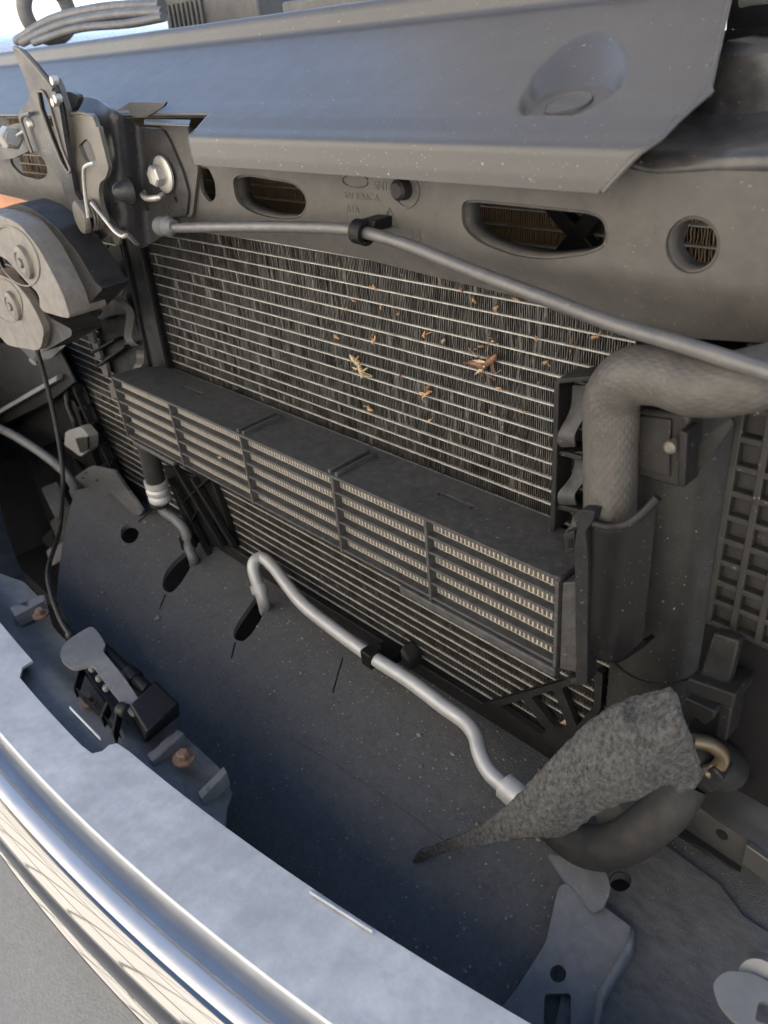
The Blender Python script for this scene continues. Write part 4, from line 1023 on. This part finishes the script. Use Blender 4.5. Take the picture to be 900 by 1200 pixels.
# ------------------------------------------------------------------ moulded marks on the support panel
def emboss(txt, px, py, size, parent, y=BY, mat_=beam_m):
    cu = bpy.data.curves.new('t', 'FONT'); cu.body = txt; cu.size = size; cu.extrude = .00016
    to = bpy.data.objects.new('t', cu); COL.objects.link(to)
    dg = bpy.context.evaluated_depsgraph_get(); me = bpy.data.meshes.new_from_object(to.evaluated_get(dg))
    bpy.data.objects.remove(to); bpy.data.curves.remove(cu)
    p = at(px, py, y=y - .0001)
    me.transform(Matrix.Translation(p) @ Matrix.Rotation(rad(90), 4, 'X'))
    return obj('moulded_mark', me, mat_, parent)
emboss('14', 480, 282, .0085, beam)
emboss('ATA', 406, 248, .0055, beam)
emboss('5N1-8', 438, 222, .006, beam)
emboss('SAF IFA4C A', 404, 232, .005, beam)
tri = [at(456, 244, y=BY - .0002), at(468, 266, y=BY - .0002), at(449, 264, y=BY - .0002)]
obj('moulded_mark', MB().tube(tri + [tri[0]], .0006, 6, 1), beam_m, beam)
obj('moulded_mark', MB().tube([at(p.x, p.y, y=BY - .0002) for p in ell(416, 212, 15, 8, .1, 20)] , .0005, 6, 1), beam_m, beam)
obj('moulded_mark', MB().tube([at(p.x, p.y, y=BY - .0002) for p in ell(477, 224, 14, 19, 0, 28)] + [at(491, 224, y=BY - .0002)], .0006, 6, 1), beam_m, beam)
obj('locating_peg', MB().lathe([(.0055, .001), (.005, -.005), (.0035, -.0062), (.0001, -.0062)], at(474, 221, y=BY), (0, 1, 0), 16), plastic, beam)

# ------------------------------------------------------------------ insects and debris caught on the condenser
bug_m = mat('dried_insect', (.22, .12, .055), .6, var=.5, vscale=500, dust=.5, dcol=(.45, .3, .14), dscale=400)
bug_d = mat('dark_insect', (.06, .028, .015), .5, var=.5, vscale=500, dust=.3, dcol=(.3, .12, .05), dscale=400)
wing_m = mat('insect_wing', (.26, .2, .12), .5, var=.4, vscale=600)
def insect(px, py, s, ang, label, m_, rnd_, group=None, legs=6):
    c = at(px, py, y=-.004)
    t = thing('dead_insect', label, 'insect', c, group)
    r = random.Random(rnd_)
    d = Vector((math.cos(ang), 0, math.sin(ang))); n = Vector((-d.z, 0, d.x))
    bend = n * s * r.uniform(-.35, .35)
    obj('body', MB().tube([c - d * s, c - d * s * .6 + bend * .3, c - d * .15 * s + bend, c + bend, c + d * s * .4 + bend * .6, c + d * s * .7, c + d * s * .85 - bend * .4], [.0003, s * .18, s * .2, s * .09, s * .2, s * .15, .0004], 10, 4), m_, t)
    for k in (-1, 1):
        w0 = c + d * s * .3 + bend * .6 + Vector((0, -.0008, 0)); tip = w0 + n * k * s * r.uniform(.15, .5) - d * s * r.uniform(.5, 1.1) + Vector((0, -.0012, 0))
        sd = (tip - w0).normalized().cross(Vector((0, 1, 0))) * s * .11
        obj('wing', MB().add([w0, w0.lerp(tip, .5) + sd, tip, w0.lerp(tip, .55) - sd * .6], [(0, 1, 2, 3)]), wing_m, t)
    for k in range(legs):
        a = c + d * s * r.uniform(-.4, .6) + bend * .5; e_ = a + n * r.choice((-1, 1)) * s * r.uniform(.25, .9) + d * s * r.uniform(-.9, .9)
        obj('leg', MB().tube([a, a.lerp(e_, .5) + Vector((r.gauss(0, s * .12), -.002, r.gauss(0, s * .12))), e_], s * .028, 5, 3), m_, t)
    for k in range(5):
        e_ = c + d * s * r.uniform(-1.1, 1.1) + n * s * r.uniform(-.7, .7); q_ = s * r.uniform(.05, .13)
        obj('crumb', MB().tube([e_ - d * q_, e_ + n * q_ * .4 + Vector((0, -.0005, 0)), e_ + d * q_], [q_ * .3, q_ * .8, q_ * .2], 6, 2), r.choice((m_, bug_m, bug_d)), t)
    return t
insect(566, 421, .0125, .35, 'largest dead insect, dark red brown wasp, in the middle of the condenser', bug_d, 1)
insect(418, 430, .0095, -.9, 'pale dried long legged insect on the left half of the condenser', wing_m, 2, legs=9)
insect(498, 460, .0060, .4, 'round tan dead bug with short legs below the wasp', bug_m, 3)
insect(438, 398, .0040, 1.0, 'small tan bug fragment above the pale long legged insect', bug_m, 4, legs=3)
insect(257, 536, .0040, .3, 'orange dead bug stuck between slats of the oil cooler', bug_m, 5, legs=2).location = (0, 0, 0)
for o in [o for o in COL.objects if o.get('label', '').startswith('orange dead bug')]:
    dlt = at(258, 536, y=-.049) - at(257, 536, y=-.004)
    o.location = at(257, 536, y=-.004) + dlt
    o.scale = (.75, .75, .75)
rr_ = random.Random(11)
spots = [(542, 338), (556, 352), (583, 362), (467, 368), (498, 392), (520, 400), (575, 395), (470, 440), (584, 455), (504, 492), (575, 482), (614, 483), (675, 402), (698, 396), (630, 397), (632, 447), (406, 362), (415, 352), (447, 360), (605, 350), (440, 338), (395, 395), (520, 560), (434, 478), (670, 412), (460, 396), (640, 425)]
for i, (a, b) in enumerate(spots):
    s = rr_.uniform(.0011, .0024); c = at(a, b, y=-.003); ang = rr_.uniform(0, 3); d = Vector((math.cos(ang), 0, math.sin(ang)))
    mb = MB().tube([c - d * s, c + Vector((rr_.gauss(0, s * .3), -.001, rr_.gauss(0, s * .3))), c + d * s], [s * .2, s * rr_.uniform(.4, .7), s * .15], 7, 3)
    e_ = c + d * s * 1.6 + Vector((rr_.gauss(0, s), -.001, rr_.gauss(0, s))); mb.tube([c, e_], s * .12, 5, 1)
    tag(obj('insect_fragment', mb, rr_.choice((bug_m, bug_m, wing_m, bug_d))), 'tiny dried insect fragment caught on the condenser fins', 'insect fragment', 'insect fragments on the condenser')
lf = MB().plate(rnd([(652, 850), (664, 842), (670, 850), (662, 858)], 3), [], lambda u, v: at(u, v, y=-.004 - .002 * noise.noise(Vector((u * .2, v * .2, 1)))), 3, lambda p: (0, .0004, 0))
tag(obj('dry_leaf', lf, wing_m), 'small pale dry leaf scrap behind the corner truss bracket', 'leaf')

# grit that has settled on the undertray, too fine to count
gr = random.Random(21); gm = MB()
for i in range(2200):
    x, y = gr.uniform(-.15, .60), -abs(gr.gauss(.02, .09)) - .002
    if y < -.23 or any(inside((x, y), h_) for h_ in (h1, h2, h3, h4)): continue
    if x < .05 and y > -.06 and gr.random() < .5: continue
    r_ = abs(gr.gauss(0, .00045)) + .00022
    if gr.random() < .03: r_ *= 2.2
    c = Vector((x, y, tray_z(x, y) + r_ * .4))
    v = [c + Vector((r_ * gr.uniform(.6, 1.3) * a, r_ * gr.uniform(.6, 1.3) * b, r_ * .7 * cz)) for a, b, cz in ((1, 0, 0), (-1, 0, 0), (0, 1, 0), (0, -1, 0), (0, 0, 1), (0, 0, -1))]
    gm.add(v, [(0, 2, 4), (2, 1, 4), (1, 3, 4), (3, 0, 4), (2, 0, 5), (1, 2, 5), (3, 1, 5), (0, 3, 5)])
grit_m = mat('grit', (.16, .145, .125), .9, var=.5, vscale=300)
go = obj('grit', gm, grit_m, kind='stuff', smooth=False); go['label'] = 'fine grit and dust settled on the undertray'; go['category'] = 'grit'

for (a, b, c) in (((330, 860), (430, 920), (540, 1000)), ((120, 690), (150, 740), (190, 800))):
    rp = [tray_hit(*a, .0), tray_hit(*b, .0), tray_hit(*c, .0)]
    rp = [Vector((p.x, p.y, tray_z(p.x, p.y) - .0004)) for p in catmull(rp, 14)]
    obj('moulded_rib', MB().tube(rp, .0011, 8, 1), tray_m, tray)
